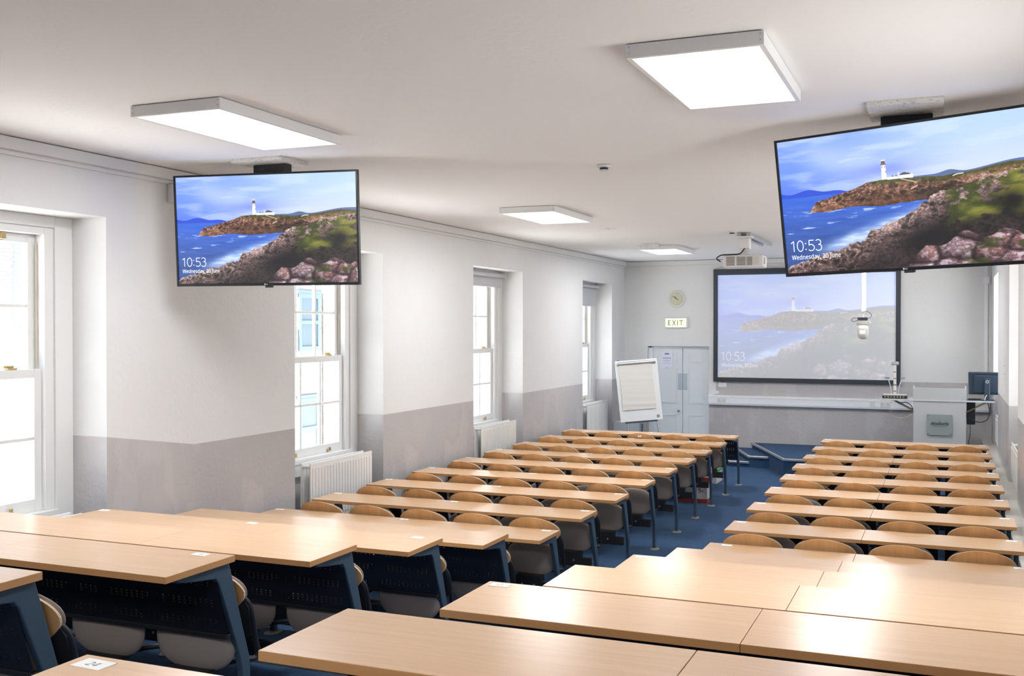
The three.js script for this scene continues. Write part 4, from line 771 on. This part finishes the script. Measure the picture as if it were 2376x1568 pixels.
// ---------- outside: courtyard and the building opposite ----------
{
  const XF = -14, brick = canvasTex(512, 512, (q) => { q.fillStyle = '#cfc4bb'; q.fillRect(0, 0, 512, 512); for (let j = 0; j < 16; j++) for (let i = -1; i < 6; i++) { const k = hash(i + 7, j, 9), s = 196 + Math.floor(36 * k); q.fillStyle = `rgb(${s + 14},${s},${s - 10})`; q.fillRect(i * 102.4 + (j % 2) * 51.2 + 3, j * 32 + 3, 97, 27); } });
  brick.wrapS = brick.wrapT = THREE.RepeatWrapping;
  const rubble = tex(512, 512, (u, v) => { const c = fbm(u, v, 9, 12, 4, 141), e = sstep(0.48, 0.54, Math.abs(fbm(u, v, 14, 18, 2, 147) - 0.5) + 0.46); return mixc([0.42, 0.38, 0.36], [0.8, 0.72, 0.66], clamp(c * 1.1 * (0.5 + 0.5 * e))); }, true, 0.5, 0.5);
  const bm = mat(lin(0.30, 0.33, 0.36), 0.9, { map: brick }), rm = mat(lin(0.34, 0.34, 0.34), 0.9, { map: rubble }), pm = mat(lin(0.21, 0.22, 0.23), 0.9, { bumpMap: plasterBump, bumpScale: 0.02 }), bl = mat(lin(0.11, 0.16, 0.2), 0.5), pane = mat(lin(0.10, 0.135, 0.16), 0.2);
  const b = thing('courtyard_building', 'pale brick and rendered building across the courtyard seen through the windows', 'building', [0, -1.5, 0]);
  part('rendered_wall', bb(XF - 0.5, XF, -1, 7.5, -45, 16), pm, b);
  part('brick_facing', uvBox(bb(XF, XF + 0.06, -1, 7.5, -0.17, 9), 1.2), bm, b);
  part('brick_facing', uvBox(bb(XF, XF + 0.06, -1, 7.5, -11.0, -5), 1.2), bm, b);
  part('stone_quoin', bb(XF, XF + 0.12, -1, 7.5, -12.0, -11.0), rm, b); part('stone_quoin', bb(XF, XF + 0.12, -1, 7.5, -26, -22.5), rm, b);
  const win = (z0, z1, y0, y1) => { const F = (p, q, m, n) => bb(XF + 0.062, XF + 0.11, m, n, p, q), w = part('window', merge([...ring(F, z0, z1, y0, y1, 0.12, 0.12), F(z0 + 0.12, z1 - 0.12, (y0 + y1) / 2 - 0.05, (y0 + y1) / 2 + 0.05)]), bl, b); part('pane', bb(XF + 0.061, XF + 0.07, y0 + 0.12, y1 - 0.12, z0 + 0.12, z1 - 0.12), pane, w); part('lintel', bb(XF + 0.062, XF + 0.1, y1, y1 + 0.1, z0 - 0.1, z1 + 0.1), bl, w); };
  for (const z of [-10.85, -8.6, -6.4]) { win(z, z + 1.05, 3.15, 4.75); win(z, z + 1.05, 0.1, 1.8); }
  for (const z of [1.2, 4, 6.8]) { win(z, z + 1.05, 3.15, 4.75); win(z, z + 1.05, 0.1, 1.8); }
  const g = thing('unseen_courtyard_ground', 'unseen pale courtyard paving that bounces daylight up to the ceiling', 'ground', [0, -2.6, 0]); g.userData.kind = 'structure'; part('paving', bb(XF - 3, XL - 0.6, -0.2, 0, -48, 22), mat(lin(0.62, 0.62, 0.60), 0.9), g);  // out of view; pale tone chosen to bounce daylight up to the ceiling
  const g2 = thing('unseen_side_ground', 'unseen pale paving outside the cream ledge wall, bouncing daylight indoors', 'ground', [0, -2.6, 0]); g2.userData.kind = 'structure'; part('paving', bb(XR + 0.6, 30, -0.2, 0, -48, 40), mat(lin(0.62, 0.62, 0.60), 0.9), g2);  // out of view beyond the right windows, kept pale to send daylight upward
}
renderer.render(scene, camera);
